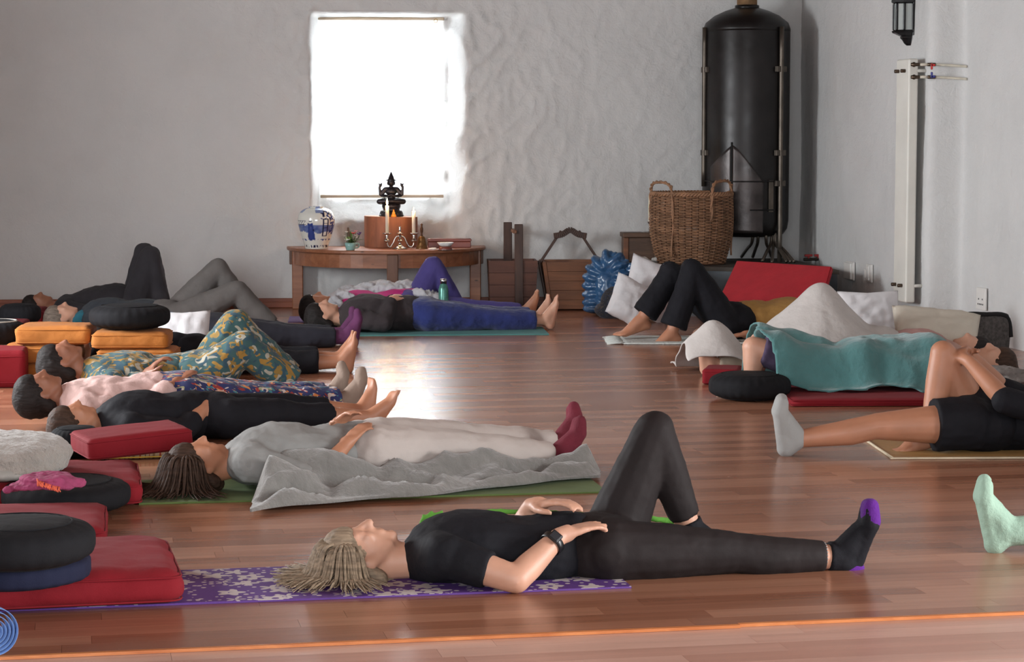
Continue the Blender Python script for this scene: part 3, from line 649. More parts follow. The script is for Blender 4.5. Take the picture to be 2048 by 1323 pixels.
# ---- flower pot
def flowers():
    p = T(701, 500); u = 1 / KW(p); r = empty('flower_cup', p, 0.4, 'turquoise cup holding a small posy of mixed flowers', 'flowers')
    mt = plain('turquoise_glaze', srgb(140, 178, 172), 0.2)
    bm = bmesh.new(); lathe(bm, [(7.5 * u, 0), (8.5 * u, 1 * u), (10.5 * u, 8 * u), (11.5 * u, 15 * u), (10.5 * u, 15 * u), (9.5 * u, 8 * u), (1e-6, 3 * u)], 28); link('cup', bm, mt, r)
    bm = bmesh.new(); tube(bm, smoothpts([(11 * u, 0, 13 * u), (17 * u, 0, 13 * u), (17 * u, 0, 6 * u), (9.5 * u, 0, 4 * u)], 6), 1.3 * u, 8); link('handle', bm, mt, r)
    ml = plain('leaf_green', srgb(58, 84, 44), .6, 0, .3, .3); ml2 = plain('leaf_light', srgb(112, 142, 76), .6, 0, .3, .25)
    rnd = random.Random(5)
    def leaf(a, el, l, w, m, base=(0, 0, 14)):
        bm = bmesh.new(); d = V((math.cos(a) * math.cos(el), math.sin(a) * math.cos(el), math.sin(el))); s = V((-math.sin(a), math.cos(a), 0)); b0 = V(base) * u; rows = []
        for i in range(6):
            t = i / 5; c = b0 + d * l * u * t - V((0, 0, 1)) * l * u * .25 * t * t; ww_ = w * u * math.sin(math.pi * min(.98, t * .9 + .08))
            rows.append([bm.verts.new(c - s * ww_ + V((0, 0, ww_ * .3))), bm.verts.new(c), bm.verts.new(c + s * ww_ + V((0, 0, ww_ * .3)))])
        for x, y in zip(rows, rows[1:]):
            for k in range(2): bm.faces.new((x[k], x[k + 1], y[k + 1], y[k]))
        link('leaf', bm, m, r)
    for i in range(26): leaf(rnd.uniform(0, 6.28), rnd.uniform(.3, 1.4), rnd.uniform(12, 24), rnd.uniform(1.5, 3.2), ml if rnd.random() < .7 else ml2)
    for a, l in ((-.35, 34), (-.5, 30), (.2, 26)): leaf(a, .5, l, 2.6, ml2)
    leaf(1.2, 1.45, 32, 4, ml2)
    b = Blob(); b.cap((-3 * u, 0, 22 * u), (-5 * u, 0, 44 * u), 3.2 * u, 2.2 * u); link('bulrush_head', b.mesh('bulrush_head', .8 * u, 1), plain('bulrush', srgb(96, 78, 66), .9), r)
    def bloom(x, y, z, n, rad, c, name):
        bm = bmesh.new()
        for i in range(n):
            a = 6.283 * i / n; q = Matrix.Translation((x * u, y * u, z * u)) @ Matrix.Rotation(a, 4, 'Z') @ Matrix.Rotation(-.5, 4, 'Y') @ Matrix.Translation((rad * .55 * u, 0, 0)) @ Matrix.Diagonal((rad * .6 * u, rad * .42 * u, rad * .18 * u, 1))
            bmesh.ops.create_uvsphere(bm, u_segments=8, v_segments=5, radius=1, matrix=q)
        bmesh.ops.create_uvsphere(bm, u_segments=8, v_segments=5, radius=rad * .3 * u, matrix=Matrix.Translation((x * u, y * u, z * u + rad * .15 * u)))
        link('bloom', bm, plain(name, c, .7), r)
        bm = bmesh.new(); tube(bm, smoothpts([(x * .2 * u, y * .2 * u, 12 * u), (x * .8 * u, y * .8 * u, z * .7 * u), (x * u, y * u, z * u)], 4), .5 * u, 5); link('stem', bm, ml, r)
    wh_ = srgb(232, 228, 220)
    for x, y, z, rd, c, nm in ((-9, -4, 36, 3.2, wh_, 'white_petal'), (-7, -8, 21, 3.4, wh_, 'white_petal'), (11, -6, 25, 3.2, wh_, 'white_petal'), (-12, 0, 28, 2.4, wh_, 'white_petal'), (5, -4, 33, 5, srgb(190, 52, 44), 'red_petal'), (12, 1, 37, 4, srgb(204, 140, 150), 'pink_petal'), (17, -3, 31, 4.5, srgb(84, 50, 120), 'violet_petal'), (20, -2, 34, 3.5, srgb(84, 50, 120), 'violet_petal'), (8, -8, 29, 2.5, wh_, 'white_petal')):
        bloom(x, y, z, 7, rd, c, nm)
flowers()

# ================================================================== wooden tubs by the wall
M_TUB = wood('tub_wood', srgb(92, 58, 38), srgb(132, 84, 54), (2, 16, 16), 0.55, 0.3); M_TUB_D = wood('tub_dark', srgb(54, 36, 30), srgb(80, 54, 42), (16, 16, 2), 0.55, 0.3); M_TUB_R = wood('tub_red', srgb(78, 44, 32), srgb(104, 62, 44), (2, 16, 16), 0.55, 0.3)
def tub(p, rotz, wt, wb, d_t, d_b, h, label, m, n=5):
    r = empty('wooden_tub', p, rotz, label, 'tub'); th = .018
    def board(z0, z1, face):
        bm = bmesh.new(); vs = []
        for z in (z0, z1):
            t = z / h; w = wb + (wt - wb) * t; d = d_b + (d_t - d_b) * t
            if face in 'fb':
                s = -1 if face == 'f' else 1; q = [(-w / 2, s * d / 2), (w / 2, s * d / 2), (w / 2, s * (d / 2 - th)), (-w / 2, s * (d / 2 - th))]
            else:
                s = -1 if face == 'l' else 1; q = [(s * w / 2, -d / 2 + th), (s * w / 2, d / 2 - th), (s * (w / 2 - th), d / 2 - th), (s * (w / 2 - th), -d / 2 + th)]
            vs.append([bm.verts.new((x, y, z)) for x, y in q])
        a, b = vs
        for k in range(4): bm.faces.new((a[k], a[(k + 1) % 4], b[(k + 1) % 4], b[k]))
        bm.faces.new(a[::-1]); bm.faces.new(b); link('board', bm, m, r, smooth=False)
    for f in 'fblr':
        for i in range(n): board(.012 + (h - .012) * i / n + .0012, .012 + (h - .012) * (i + 1) / n - .0012, f)
    bxo('bottom', (0, 0, .02), (wb - .02, d_b - .02, .02), m, r)
    return r
# right tub with a yoke handle
pA = F(1141, 621.5); u = 1 / KW(pA)
tb2 = tub(pA + V((0, .20, 0)), math.radians(3), 113 * u, 84 * u, .40, .34, 98 * u, 'pale wooden tub with an arched yoke handle', M_TUB)
ht = 98 * u
for sx in (-1, 1):
    bm = bmesh.new(); a, b = V((sx * 58 * u, 0, ht * .1)), V((sx * 63 * u, 0, ht * 1.0)); c = V((sx * 18 * u, 0, ht + 60 * u))
    def slat(bm, a, b, w, t):
        d = (b - a); L = d.length; q = V((0, 0, 1)).rotation_difference(d / L).to_matrix(); box(bm, (a + b) / 2, (t, w, L), q, .003)
    slat(bm, V((sx * 46 * u, 0, 0.02)), b, .06, .016); link('side_stave', bm, M_TUB_D, tb2, smooth=False)
    bm = bmesh.new(); slat(bm, b - V((0, 0, .03)), c, .05, .018); link('handle_arm', bm, M_TUB_D, tb2, smooth=False)
    for sy in (-1, 1):
        bm = bmesh.new(); slat(bm, V((sx * 41 * u, sy * .165, .0)), V((sx * 55.5 * u, sy * .195, ht)), .022, .03); link('corner_post', bm, M_TUB, tb2, smooth=False)
bm = bmesh.new(); pts = smoothpts([(-33 * u, -.02, ht + 50 * u), (-16 * u, -.02, ht + 53 * u), (0, -.02, ht + 62 * u), (16 * u, -.02, ht + 53 * u), (33 * u, -.02, ht + 50 * u)], 5)
for a, b in zip(pts, pts[1:]): slat(bm, a - (b - a) * .05, b + (b - a) * .05, .028, .045)
link('yoke', bm, M_TUB_D, tb2, smooth=False)
# left tub with two tall end boards
pA = F(1024, 621); u = 1 / KW(pA)
tb1 = tub(pA + V((0, .16, 0)), math.radians(3), 98 * u, 90 * u, .32, .29, 100 * u, 'dark reddish wooden tub with two tall handle boards', M_TUB_R, 4)
for sy, x, hh in ((-1, 12, 173), (1, -6, 174)):
    bm = bmesh.new(); slat(bm, V((x * u, sy * .168, .01)), V((x * u - 1 * u, sy * .165 if sy < 0 else sy * .12, hh * u)), .02, 17 * u); link('handle_board', bm, M_TUB_D, tb1, smooth=False)
bm = bmesh.new(); slat(bm, V((3 * u, -.2, 158 * u)), V((3 * u, .14, 158 * u)), .025, .03); link('peg', bm, M_TUB, tb1, smooth=False)

# ================================================================== hearth
HZ = 0.375
M_HEARTH = plain('hearth_grey_paint', srgb(74, 82, 88), 0.6, 0, .4, .25, 6, .2); M_HTOP = plain('hearth_slate', srgb(66, 60, 54), .75, 0, .3, .3, 8, .3)
def hearth():
    front = [F(1248, 518, HZ), F(1266, 523, HZ), F(1292, 527, HZ), F(1400, 533, HZ), F(1530, 536, HZ), F(1675, 540, HZ)]
    back = [CORNER + RW_E * 0.03 + RW_N * 0.06 + V((0, 0, HZ)), BW_O + BW_E * wb_s(front[0]) + BW_N * 0.03 + V((0, 0, HZ))]
    rr = RW_FAR + RW_E * (RW_FAR - front[-1]).length * .98 + RW_N * 0.14
    loop = front + [CORNER + RW_N * .13 + RW_E * .05 + V((0, 0, HZ)), back[1]]
    r = empty('hearth_platform', (0, 0, 0), 0, 'low grey painted hearth platform in the far corner', 'platform')
    bm = bmesh.new(); t = [bm.verts.new((v.x, v.y, HZ - .03)) for v in loop]; b = [bm.verts.new((v.x, v.y, 0)) for v in loop]; n = len(loop)
    for i in range(n): bm.faces.new((b[i], b[(i + 1) % n], t[(i + 1) % n], t[i]))
    bm.faces.new(b[::-1]); bm.faces.new(t); link('plinth', bm, M_HEARTH, r, smooth=False)
    c = sum(loop, V()) / n
    bm = bmesh.new(); o2 = [c + (v - c) * 1.012 for v in loop]; t = [bm.verts.new((v.x, v.y, HZ)) for v in o2]; b = [bm.verts.new((v.x, v.y, HZ - .03)) for v in o2]
    for i in range(n): bm.faces.new((b[i], b[(i + 1) % n], t[(i + 1) % n], t[i]))
    bm.faces.new(b[::-1]); bm.faces.new(t); link('slab', bm, M_HTOP, r, smooth=False)
hearth()
def H(px, py): return F(px, py, HZ)
# ---- wicker basket
def basket():
    base = H(1386, 529.5); k = KW(base); u = 1 / k; c = base + V((0, 50 * u, 0)); c.z = HZ
    r = empty('wicker_basket', c, 0, 'big round wicker log basket with two handles', 'basket')
    Hh = 142 * u
    def rad(t): return (66 + 16 * math.sin(min(1, t * 1.7) * math.pi / 2) - 2 * max(0, t - .8) * 5) * u
    def pos(a, t, off=0):
        R_ = rad(t) + off; e = 2.1; ca, sa = math.cos(a), math.sin(a); q = (abs(ca) ** e + abs(sa * 1.15) ** e) ** (-1 / e); return V((R_ * q * ca, R_ * q * sa, t * Hh))
    m1 = plain('wicker', srgb(140, 104, 78), .6, 0, .3, .35, 12, .3); m2 = plain('wicker_dark', srgb(96, 68, 50), .65, 0, .3, .3, 14, .3)
    ns = 34
    bm = bmesh.new()
    for i in range(ns): tube(bm, [pos(2 * math.pi * i / ns, t / 10) for t in range(11)], 2.0 * u, 5)
    link('stakes', bm, m2, r, kind='stuff')
    bm = bmesh.new(); rows = 46
    for j in range(rows):
        t = (j + .5) / rows; pts = []
        for i in range(ns * 4):
            a = 2 * math.pi * i / (ns * 4); ph = math.cos(math.pi * (i / 4 + j)); pts.append(pos(a, t + .003 * math.sin(a * 3 + j), 2.3 * u * ph))
        pts.append(pts[0]); tube(bm, pts, random.uniform(1.25, 1.6) * u, 5, False)
    link('weave', bm, m1, r, kind='stuff')
    bm = bmesh.new()
    lathe(bm, [(rad(.5) * .9, .5 * Hh * .02), (rad(0) * .8, .01), (1e-6, .01)], 32, cap=False); link('bottom', bm, m2, r)
    for q in range(3):
        bm = bmesh.new(); pts = []
        for i in range(145):
            a = 2 * math.pi * i / 144; ph = a * 22 + q * 2.094; b0 = pos(a, .985); d = V((math.cos(a), math.sin(a), 0)); pts.append(b0 + d * 2.6 * u * math.cos(ph) + V((0, 0, 3.2 * u * math.sin(ph) + 1 * u)))
        tube(bm, pts, 2.6 * u, 6, False); link('rim_strand', bm, m1, r)
    for a0, a1, top in ((math.radians(215), math.radians(262) - .05, 27), (math.radians(-22), math.radians(12), 30)):
        A, B = pos(a0, .97, 3 * u), pos(a1, .97, 3 * u); mid = (A + B) / 2 + V((0, 0, top * u)); 
        if a0 < 0: A, B = pos(math.radians(-62), .97, 3 * u), pos(math.radians(2), .97, 2 * u); mid = B * .55 + A * .45 + V((0, 0, top * u))
        else: A, B = pos(math.radians(178), .97, 2 * u), pos(math.radians(236), .97, 3 * u); mid = A * .62 + B * .38 + V((0, 0, top * u))
        for q in range(2):
            bm = bmesh.new(); base_ = smoothpts([A - V((0, 0, 50 * u)), A, A * .8 + mid * .2 + V((0, 0, top * .62 * u)), mid, B * .7 + mid * .3 + V((0, 0, top * .55 * u)), B, B - V((0, 0, 120 * u if q else 60 * u))], 8); pts = []
            for i, pp in enumerate(base_): ph = i * .8 + q * math.pi; pts.append(pp + V((math.cos(ph), math.sin(ph), math.sin(ph))) * 1.6 * u)
            tube(bm, pts, 2.1 * u, 6); link('handle', bm, m1, r)
basket()
# ---- small chest with candlestick
p = H(1276, 522); u = 1 / KW(p); r = empty('small_chest', p + V((0, .02, 0)), BW_A, 'small old wooden chest at the end of the hearth', 'chest'); MC = wood('chest_wood', srgb(66, 48, 38), srgb(104, 78, 60), (3, 20, 20), .6, .3)
bxo('body', (0, 0, 24 * u), (60 * u, .2, 48 * u), MC, r); bxo('lid', (0, 0, 53 * u), (66 * u, .23, 9 * u), MC, r); bxo('corner_post', (-27 * u, -.1, 25 * u), (10 * u, .02, 46 * u), M_TUB, r)
q = p + V((24 * u, .02, 57.5 * u)); r = empty('candlestick', q, 0, 'silver candlestick on the small wooden chest', 'candlestick')
bm = bmesh.new(); lathe(bm, [(18 * u, 0), (18 * u, 1 * u), (5 * u, 2 * u), (2 * u, 3 * u), (3.5 * u, 7 * u), (1.6 * u, 9 * u), (3.5 * u, 14 * u), (2 * u, 16 * u), (5.5 * u, 20 * u), (5.5 * u, 21.5 * u), (1e-6, 21.5 * u)], 24); link('stem', bm, M_SILVER, r)
r = empty('candle', q + V((0, 0, 21.5 * u)), 0, 'unlit white candle in the candlestick on the chest', 'candle'); bm = bmesh.new(); lathe(bm, [(4 * u, 0), (3.6 * u, 52 * u), (1e-6, 53 * u)], 18); link('wax', bm, M_WAX, r); bm = bmesh.new(); tube(bm, [(0, 0, 52 * u), (0, 0, 56 * u)], .0012, 5); link('wick', bm, plain('wick', (.02, .018, .015), .9), r)
b = Blob(); p = H(1296, 527)
for i in range(8): b.ell((random.uniform(-.07, .07), random.uniform(-.02, .05), .02 + random.uniform(-.005, .02)), (.035, .03, .018))
link('crumpled_paper', b.mesh('crumpled_paper', .006, 2, .015, .025), plain('paper_white', srgb(200, 198, 194), .9), label='crumpled white paper in front of the wicker basket', cat='paper', loc=p)

# ---- black boiler / stove tank
def tank():
    YT = CORNER.y - 0.40; c = P(1490, 470, YT); u = 1 / KW(c); zb = c.z
    c0 = V((c.x, c.y, 0)); zt = P(1490, 62, YT).z; R_ = 86 * u
    r = empty('stove_tank', (c.x, c.y, HZ), math.radians(-8), 'tall black riveted cylindrical stove in the corner', 'stove')
    z = lambda y: P(1490, y, YT).z - HZ
    m = plain('blackened_iron', srgb(27, 24, 24), .38, .35, .5, .45, 5, .35, .18); mr = plain('iron_rod', srgb(92, 84, 76), .4, .7, .5, .4, 9, .2)
    zb -= HZ
    bm = bmesh.new(); lathe(bm, [(1e-6, zb - 3 * u), (R_ * .6, zb - 2 * u), (R_ * .88, zb + 3 * u), (R_ * .97, zb + 14 * u), (R_, zb + 30 * u), (R_, z(64)), (R_ * .995, z(62))], 72); link('cylinder', bm, m, r)
    bm = bmesh.new(); lathe(bm, [(R_ * 1.003, z(64)), (R_ * 1.003, z(58)), (R_ * .95, z(46)), (R_ * .75, z(32)), (R_ * .5, z(22)), (R_ * .28, z(16)), (1e-6, z(15))], 64); link('dome', bm, m, r)
    bm = bmesh.new(); lathe(bm, [(24 * u, z(20)), (24 * u, z(11)), (20 * u, z(10)), (20 * u, z(14))], 36); link('collar', bm, m, r)
    bm = bmesh.new(); lathe(bm, [(20 * u, z(16)), (20 * u, CEIL - HZ - .01)], 32); link('flue', bm, plain('rusty_flue', srgb(150, 118, 86), .7, .2, .4, .35, 12, .3), r)
    def at(px, rr=1.0):
        s = max(-1, min(1, (px - 1490) / 86)); a = -math.acos(s) + math.radians(8)
        return V((math.cos(a), math.sin(a), 0)) * R_ * rr
    for px, y0, y1, rr in ((1407, 56, 372, 1.03), (1548, 56, 520, 1.06)):
        q = at(px, rr); bm = bmesh.new(); tube(bm, [q + V((0, 0, z(y))) for y in [y0 + (y1 - y0) * i / 10 for i in range(11)]], 4.6 * u, 12); link('rod', bm, mr, r)
        for y in ((140, 305) if px < 1450 else (140, 305, 365)):
            bm = bmesh.new(); a = math.atan2(q.y, q.x); t = V((-math.sin(a), math.cos(a), 0))
            box(bm, q * .985 + V((0, 0, z(y))), (7 * u, 28 * u, 11 * u), Matrix.Rotation(a, 3, 'Z'), .002)
            for s in (-1, 1): bmesh.ops.create_uvsphere(bm, u_segments=8, v_segments=6, radius=2.4 * u, matrix=Matrix.Translation(q * 1.0 + t * s * 10 * u + V((0, 0, z(y)))))
            link('bracket', bm, mr, r, smooth=False)
    # pointed hatch: two curved leaves that meet on a centre line
    def leaf(pa, pb, name):
        vs = []; fs = []; nx, nz = 16, 26
        for i in range(nx + 1):
            px = pa + (pb - pa) * i / nx; tt = abs(px - 1456) / 60; top = 290 + 74 * (tt ** 1.25)
            for j in range(nz + 1): q = at(px, 1.012); vs.append((q.x, q.y, z(462 + (top - 462) * j / nz)))
        for i in range(nx):
            for j in range(nz): a = i * (nz + 1) + j; fs.append((a, a + nz + 1, a + nz + 2, a + 1))
        o = link(name, pyd(name, vs, fs), plain('hatch_iron', srgb(62, 56, 55), .34, .45, .5, .5, 7, .45, .16), r); md = o.modifiers.new('t', 'SOLIDIFY'); md.thickness = .008; md.offset = 0; return o
    leaf(1417, 1453, 'hatch_leaf'); leaf(1456, 1516, 'hatch_leaf')
    bm = bmesh.new(); tube(bm, [at(1454.5, 1.02) + V((0, 0, z(y))) for y in (284, 330, 380, 440)], 1.6 * u, 6); link('hatch_seam', bm, plain('seam_black', (.01, .01, .01), .8), r)
    for y, a, b_ in ((361, 1406, 1536), (417, 1490, 1538)):
        bm = bmesh.new(); tube(bm, [at(x, 1.045) + V((0, 0, z(y))) for x in [a + (b_ - a) * i / 14 for i in range(15)]], 1.5 * u, 6); link('latch_bar', bm, m, r)
    bm = bmesh.new(); q = at(1531, 1.03); a = math.atan2(q.y, q.x); box(bm, q + V((0, 0, z(390))), (3 * u, 10 * u, 62 * u), Matrix.Rotation(a, 3, 'Z'), .001); link('hinge_strap', bm, mr, r, smooth=False)
    # splayed pipes below
    for i, (xa, xb, yb) in enumerate(((1508, 1480, 516), (1518, 1503, 516), (1533, 1540, 515), (1545, 1527, 525), (1548, 1547, 527), (1550, 1575, 526), (1552, 1590, 526), (1546, 1583, 526))):
        sa, sb = (xa - 1490) * u, (xb - 1490) * u; ya = -.14 - .02 * (i % 3); yb_ = H(xb, yb).y - YT
        bm = bmesh.new(); tube(bm, smoothpts([(sa, ya, zb + 20 * u), (sa + (sb - sa) * .1, ya, zb - 12 * u), (sa + (sb - sa) * .5, (ya + yb_) / 2, zb * .45), (sb, yb_, .012)], 7), 3.2 * u, 8); link('pipe_leg', bm, mr, r)
tank()
# ---- gas pipe with red taps
p = H(1640, 523); u = 1 / KW(p); r = empty('gas_pipe', p, RW_A, 'iron pipe with two red taps on the hearth', 'pipe'); mi = plain('old_iron', srgb(48, 42, 38), .55, .5)
bm = bmesh.new(); tube(bm, [(-30 * u, .05, 4 * u), (20 * u, .05, 5 * u), (28 * u, .04, 5 * u)], 3 * u, 8); link('pipe', bm, mi, r)
bm = bmesh.new(); tube(bm, smoothpts([(22 * u, .03, 0), (21 * u, .03, 14 * u), (24 * u, .03, 20 * u), (28 * u, .03, 12 * u), (35 * u, .03, 16 * u)], 6), 2 * u, 8); link('hook', bm, mi, r)
for x in (-20, 0):
    bm = bmesh.new(); box(bm, (x * u, .05, 12 * u), (16 * u, .02, 4.5 * u), None, .002); box(bm, (x * u, .05, 8 * u), (3 * u, .012, 9 * u)); link('tap', bm, plain('red_tap', srgb(150, 34, 34), .4), r, smooth=False)
# ---- red leaning board
a, b = F(1476, 527, HZ + .03), F(1666, 539, HZ + .03); mid = (a + b) / 2; w = (b - a).length
d = V((1, 0, 0)); n = V((0, -1, 0)); bot = mid + n * .62 - d * .24; bot.z = .015; up_ = (mid - bot)
a = a + n * .03; b = b + n * .03; c, e = V((b.x, b.y, 0)) + n * .6 - d * .20, V((a.x, a.y, 0)) + n * .6 - d * .26
bm = bmesh.new(); nn_ = (b - a).cross(e - a).normalized(); 
if nn_.z < 0: nn_ = -nn_
q = [a, b, c + V((0, 0, .005)), e + V((0, 0, .005))]; q1 = [bm.verts.new(v) for v in q]; q2 = [bm.verts.new(v + nn_ * .035) for v in q]
bm.faces.new(q1); bm.faces.new(q2[::-1])
for i in range(4): bm.faces.new((q1[i], q1[(i + 1) % 4], q2[(i + 1) % 4], q2[i]))
bmesh.ops.bevel(bm, geom=bm.edges[:], offset=.008, segments=2, affect='EDGES')
link('foam_board', bm, cloth('red_foam', srgb(158, 30, 40), .85, 10, .1, .1), label='large red foam panel leaning on the hearth', cat='panel', smooth=False)

# ================================================================== radiator, lantern, sockets on the right wall
def RWp(px, py, off, q=None): return PL(px, py, (RW_FAR if q is None else q) + RW_N * off, RW_N)
RRot = Matrix.Rotation(math.atan2(RW_E.y, RW_E.x), 3, 'Z')
M_RAD = plain('radiator_white', srgb(214, 212, 204), .45, 0, .4, .05, 6, .1)
a, b = RWp(1789, 360, .125), RWp(1814, 360, .125); top, bot = RWp(1812, 117.5, .125).z, RWp(1812, 606, .125).z
L = (b - a).length; ctr = (a + b) / 2 - RW_N * .035; ctr.z = bot
rad = empty('wall_radiator', ctr, math.atan2(RW_E.y, RW_E.x), 'tall narrow white panel radiator on the right wall', 'radiator')
bxo('panel', (0, 0, (top - bot) / 2), (L, .068, top - bot), M_RAD, rad, .012, seg=3)
sgn = 1 if (RRot @ V((0, 1, 0))).dot(RW_N) > 0 else -1
M_BRZ = plain('bronze_fitting', srgb(86, 72, 60), .4, .8)
for py in (142, 571):
    zz = RWp(1805, py, .13).z - bot
    for fx in (-.28, .22):
        bm = bmesh.new(); tube(bm, [(L * fx, sgn * .03, zz), (L * fx, sgn * .065, zz)], .012, 12); link('bolt', bm, M_BRZ, rad)
    bm = bmesh.new(); tube(bm, [(L * .45, 0, zz), (L * .45, -sgn * .1, zz)], .012, 10); link('standoff', bm, M_RAD, rad)
M_PVC = plain('pipe_pvc', srgb(206, 200, 184), .4)
YP = PIER_P.y - .045
for py, c_tap, nm in ((129, srgb(190, 40, 36), 'red_valve'), (154, srgb(40, 46, 130), 'blue_valve')):
    r = empty('water_pipe', P(1826, py, YP - .02), 0, 'thin white pipe with a %s valve above the pier' % nm.split('_')[0], 'pipe')
    o = P(1826, py, YP - .02); w = lambda x, y, yy=YP: P(x, y, yy) - o
    bm = bmesh.new(); tube(bm, [w(1838, py), w(1856, py)], .010, 10); link('pipe_sleeve', bm, M_PVC, r)
    bm = bmesh.new(); tube(bm, smoothpts([w(1870, py), w(1900, py + 1.5), w(1934, py + 4)], 5), .0085, 10); link('pipe', bm, M_PVC, r)
    bm = bmesh.new(); tube(bm, [w(1822, py), w(1834, py), w(1839, py)], .012, 10); bmesh.ops.create_uvsphere(bm, u_segments=12, v_segments=8, radius=.017, matrix=Matrix.Translation(w(1828, py))); link('elbow', bm, M_BRZ, r)
    bm = bmesh.new(); tube(bm, [w(1855, py), w(1871, py)], .012, 10); link('valve_body', bm, M_BRZ, r)
    bm = bmesh.new(); s = -1 if py < 140 else 1; box(bm, w(1863.5, py - s * 4, YP - .02), (.014, .012, .04), None, .003); box(bm, w(1866, py - s * 1, YP - .02), (.03, .012, .014), None, .003); link('lever', bm, plain(nm, c_tap, .4), r, smooth=False)
# lantern
def lantern():
    pc = RWp(1822, 40, .0); u = 1 / KW(pc); z0 = RWp(1822, 90, .0).z; zt_ = lambda y: RWp(1822, y, .0).z - z0
    r = empty('wall_lantern', (pc.x, pc.y, z0), math.atan2(RW_N.y, RW_N.x), 'black iron wall lantern with glass panes', 'lantern'); m = plain('lantern_black', srgb(26, 25, 27), .35, .3)
    # local x points away from the wall; half hexagon plan
    hexp = [(0.01, -20 * u), (20 * u, -17 * u), (33 * u, 0 - 9 * u), (33 * u, 9 * u), (20 * u, 17 * u), (0.01, 20 * u)]
    def ring(bm, k, z, kx=1): return [bm.verts.new((x * kx * k if i not in (0, 5) else x, y * k, z)) for i, (x, y) in enumerate(hexp)]
    def loft(bm, secs):
        rs = [ring(bm, k, z) for k, z in secs]
        for a, b in zip(rs, rs[1:]):
            for i in range(6): bm.faces.new((a[i], a[(i + 1) % 6], b[(i + 1) % 6], b[i]))
        bm.faces.new(rs[0][::-1]); bm.faces.new(rs[-1])
    bm = bmesh.new(); loft(bm, [(.25, zt_(91)), (.38, zt_(87)), (.5, zt_(80)), (.62, zt_(76)), (.6, zt_(73)), (1.06, zt_(66)), (1.12, zt_(63)), (1.0, zt_(60))]); link('base_bracket', bm, m, r, smooth=False)
    bm = bmesh.new(); loft(bm, [(1.0, zt_(8)), (1.15, zt_(5)), (1.15, zt_(1)), (.8, zt_(-18)), (.3, zt_(-34)), (.12, zt_(-44))]); link('roof', bm, m, r, smooth=False)
    for (x, y) in hexp:
        bm = bmesh.new(); box(bm, (x, y, (zt_(60) + zt_(8)) / 2), (4.5 * u, 4.5 * u, zt_(8) - zt_(60)), None, .002); link('post', bm, m, r, smooth=False)
    g, nt, b = nodes('lantern_glass'); b.inputs['Base Color'].default_value = (.75, .8, .78, 1); b.inputs['Roughness'].default_value = .35; b.inputs['Transmission Weight'].default_value = .6
    for i in range(5):
        (x0, y0), (x1, y1) = hexp[i], hexp[i + 1]; bm = bmesh.new(); a = V((x0, y0, 0)); b_ = V((x1, y1, 0)); q = math.atan2(y1 - y0, x1 - x0); c = (a + b_) / 2
        box(bm, (c.x * .97, c.y * .97, (zt_(60) + zt_(8)) / 2), ((b_ - a).length, .004, zt_(8) - zt_(60)), Matrix.Rotation(q, 3, 'Z')); link('glass_pane', bm, g, r, smooth=False)
    bm = bmesh.new(); box(bm, (.006, 0, zt_(30)), (.012, 44 * u, zt_(-10) - zt_(72)), None, .003); link('back_plate', bm, m, r, smooth=False)
    bm = bmesh.new(); lathe(bm, [(4 * u, zt_(60)), (4 * u, zt_(45)), (7 * u, zt_(36)), (5 * u, zt_(24)), (1e-6, zt_(20))], 16, Matrix.Translation((17 * u, 0, 0))); link('bulb', bm, plain('frosted_bulb', srgb(215, 215, 210), .4), r)
lantern()
def socket(px, py, w, h, near, label, holes):
    q = PIER_Q if near else RW_FAR
    p = RWp(px, py, .012, q); r = empty('wall_socket', p, math.atan2(RW_E.y, RW_E.x), label, 'socket'); m = plain('socket_white', srgb(214, 212, 208), .35, 0, .5, .03)
    bxo('plate', (0, 0, 0), (w, .014, h), m, r, .003)
    if holes == 'switch': bxo('rocker', (0.0, sgn * .012, 0.0), (w * .35, .012, h * .82), m, r, .003); bxo('side_switch', (-w * .62, sgn * .005, -h * .05), (w * .25, .016, h * .5), m, r, .003)
    if holes == 'pins':
        for x, z in ((-.2, -.02), (.2, -.02), (-.25, -.25), (-.08, -.25), (.08, -.25), (.25, -.25)): bxo('pin_hole', (x * w, sgn * .007, z * h), (w * .08, .003, h * .07), plain('hole_dark', (.03, .03, .03), .6), r, 0)
    if holes == 'box': bxo('cover', (0, sgn * .014, 0), (w * .8, .02, h * .9), m, r, .004)
socket(1700, 541, .19, .135, False, 'white electrical box on the far right wall nearest the hearth', 'box')
socket(1739, 546, .12, .13, False, 'white light switch low on the right wall left of the radiator', 'switch')
socket(1963, 597, .16, .145, True, 'white power socket above the black mesh bag', 'pins')
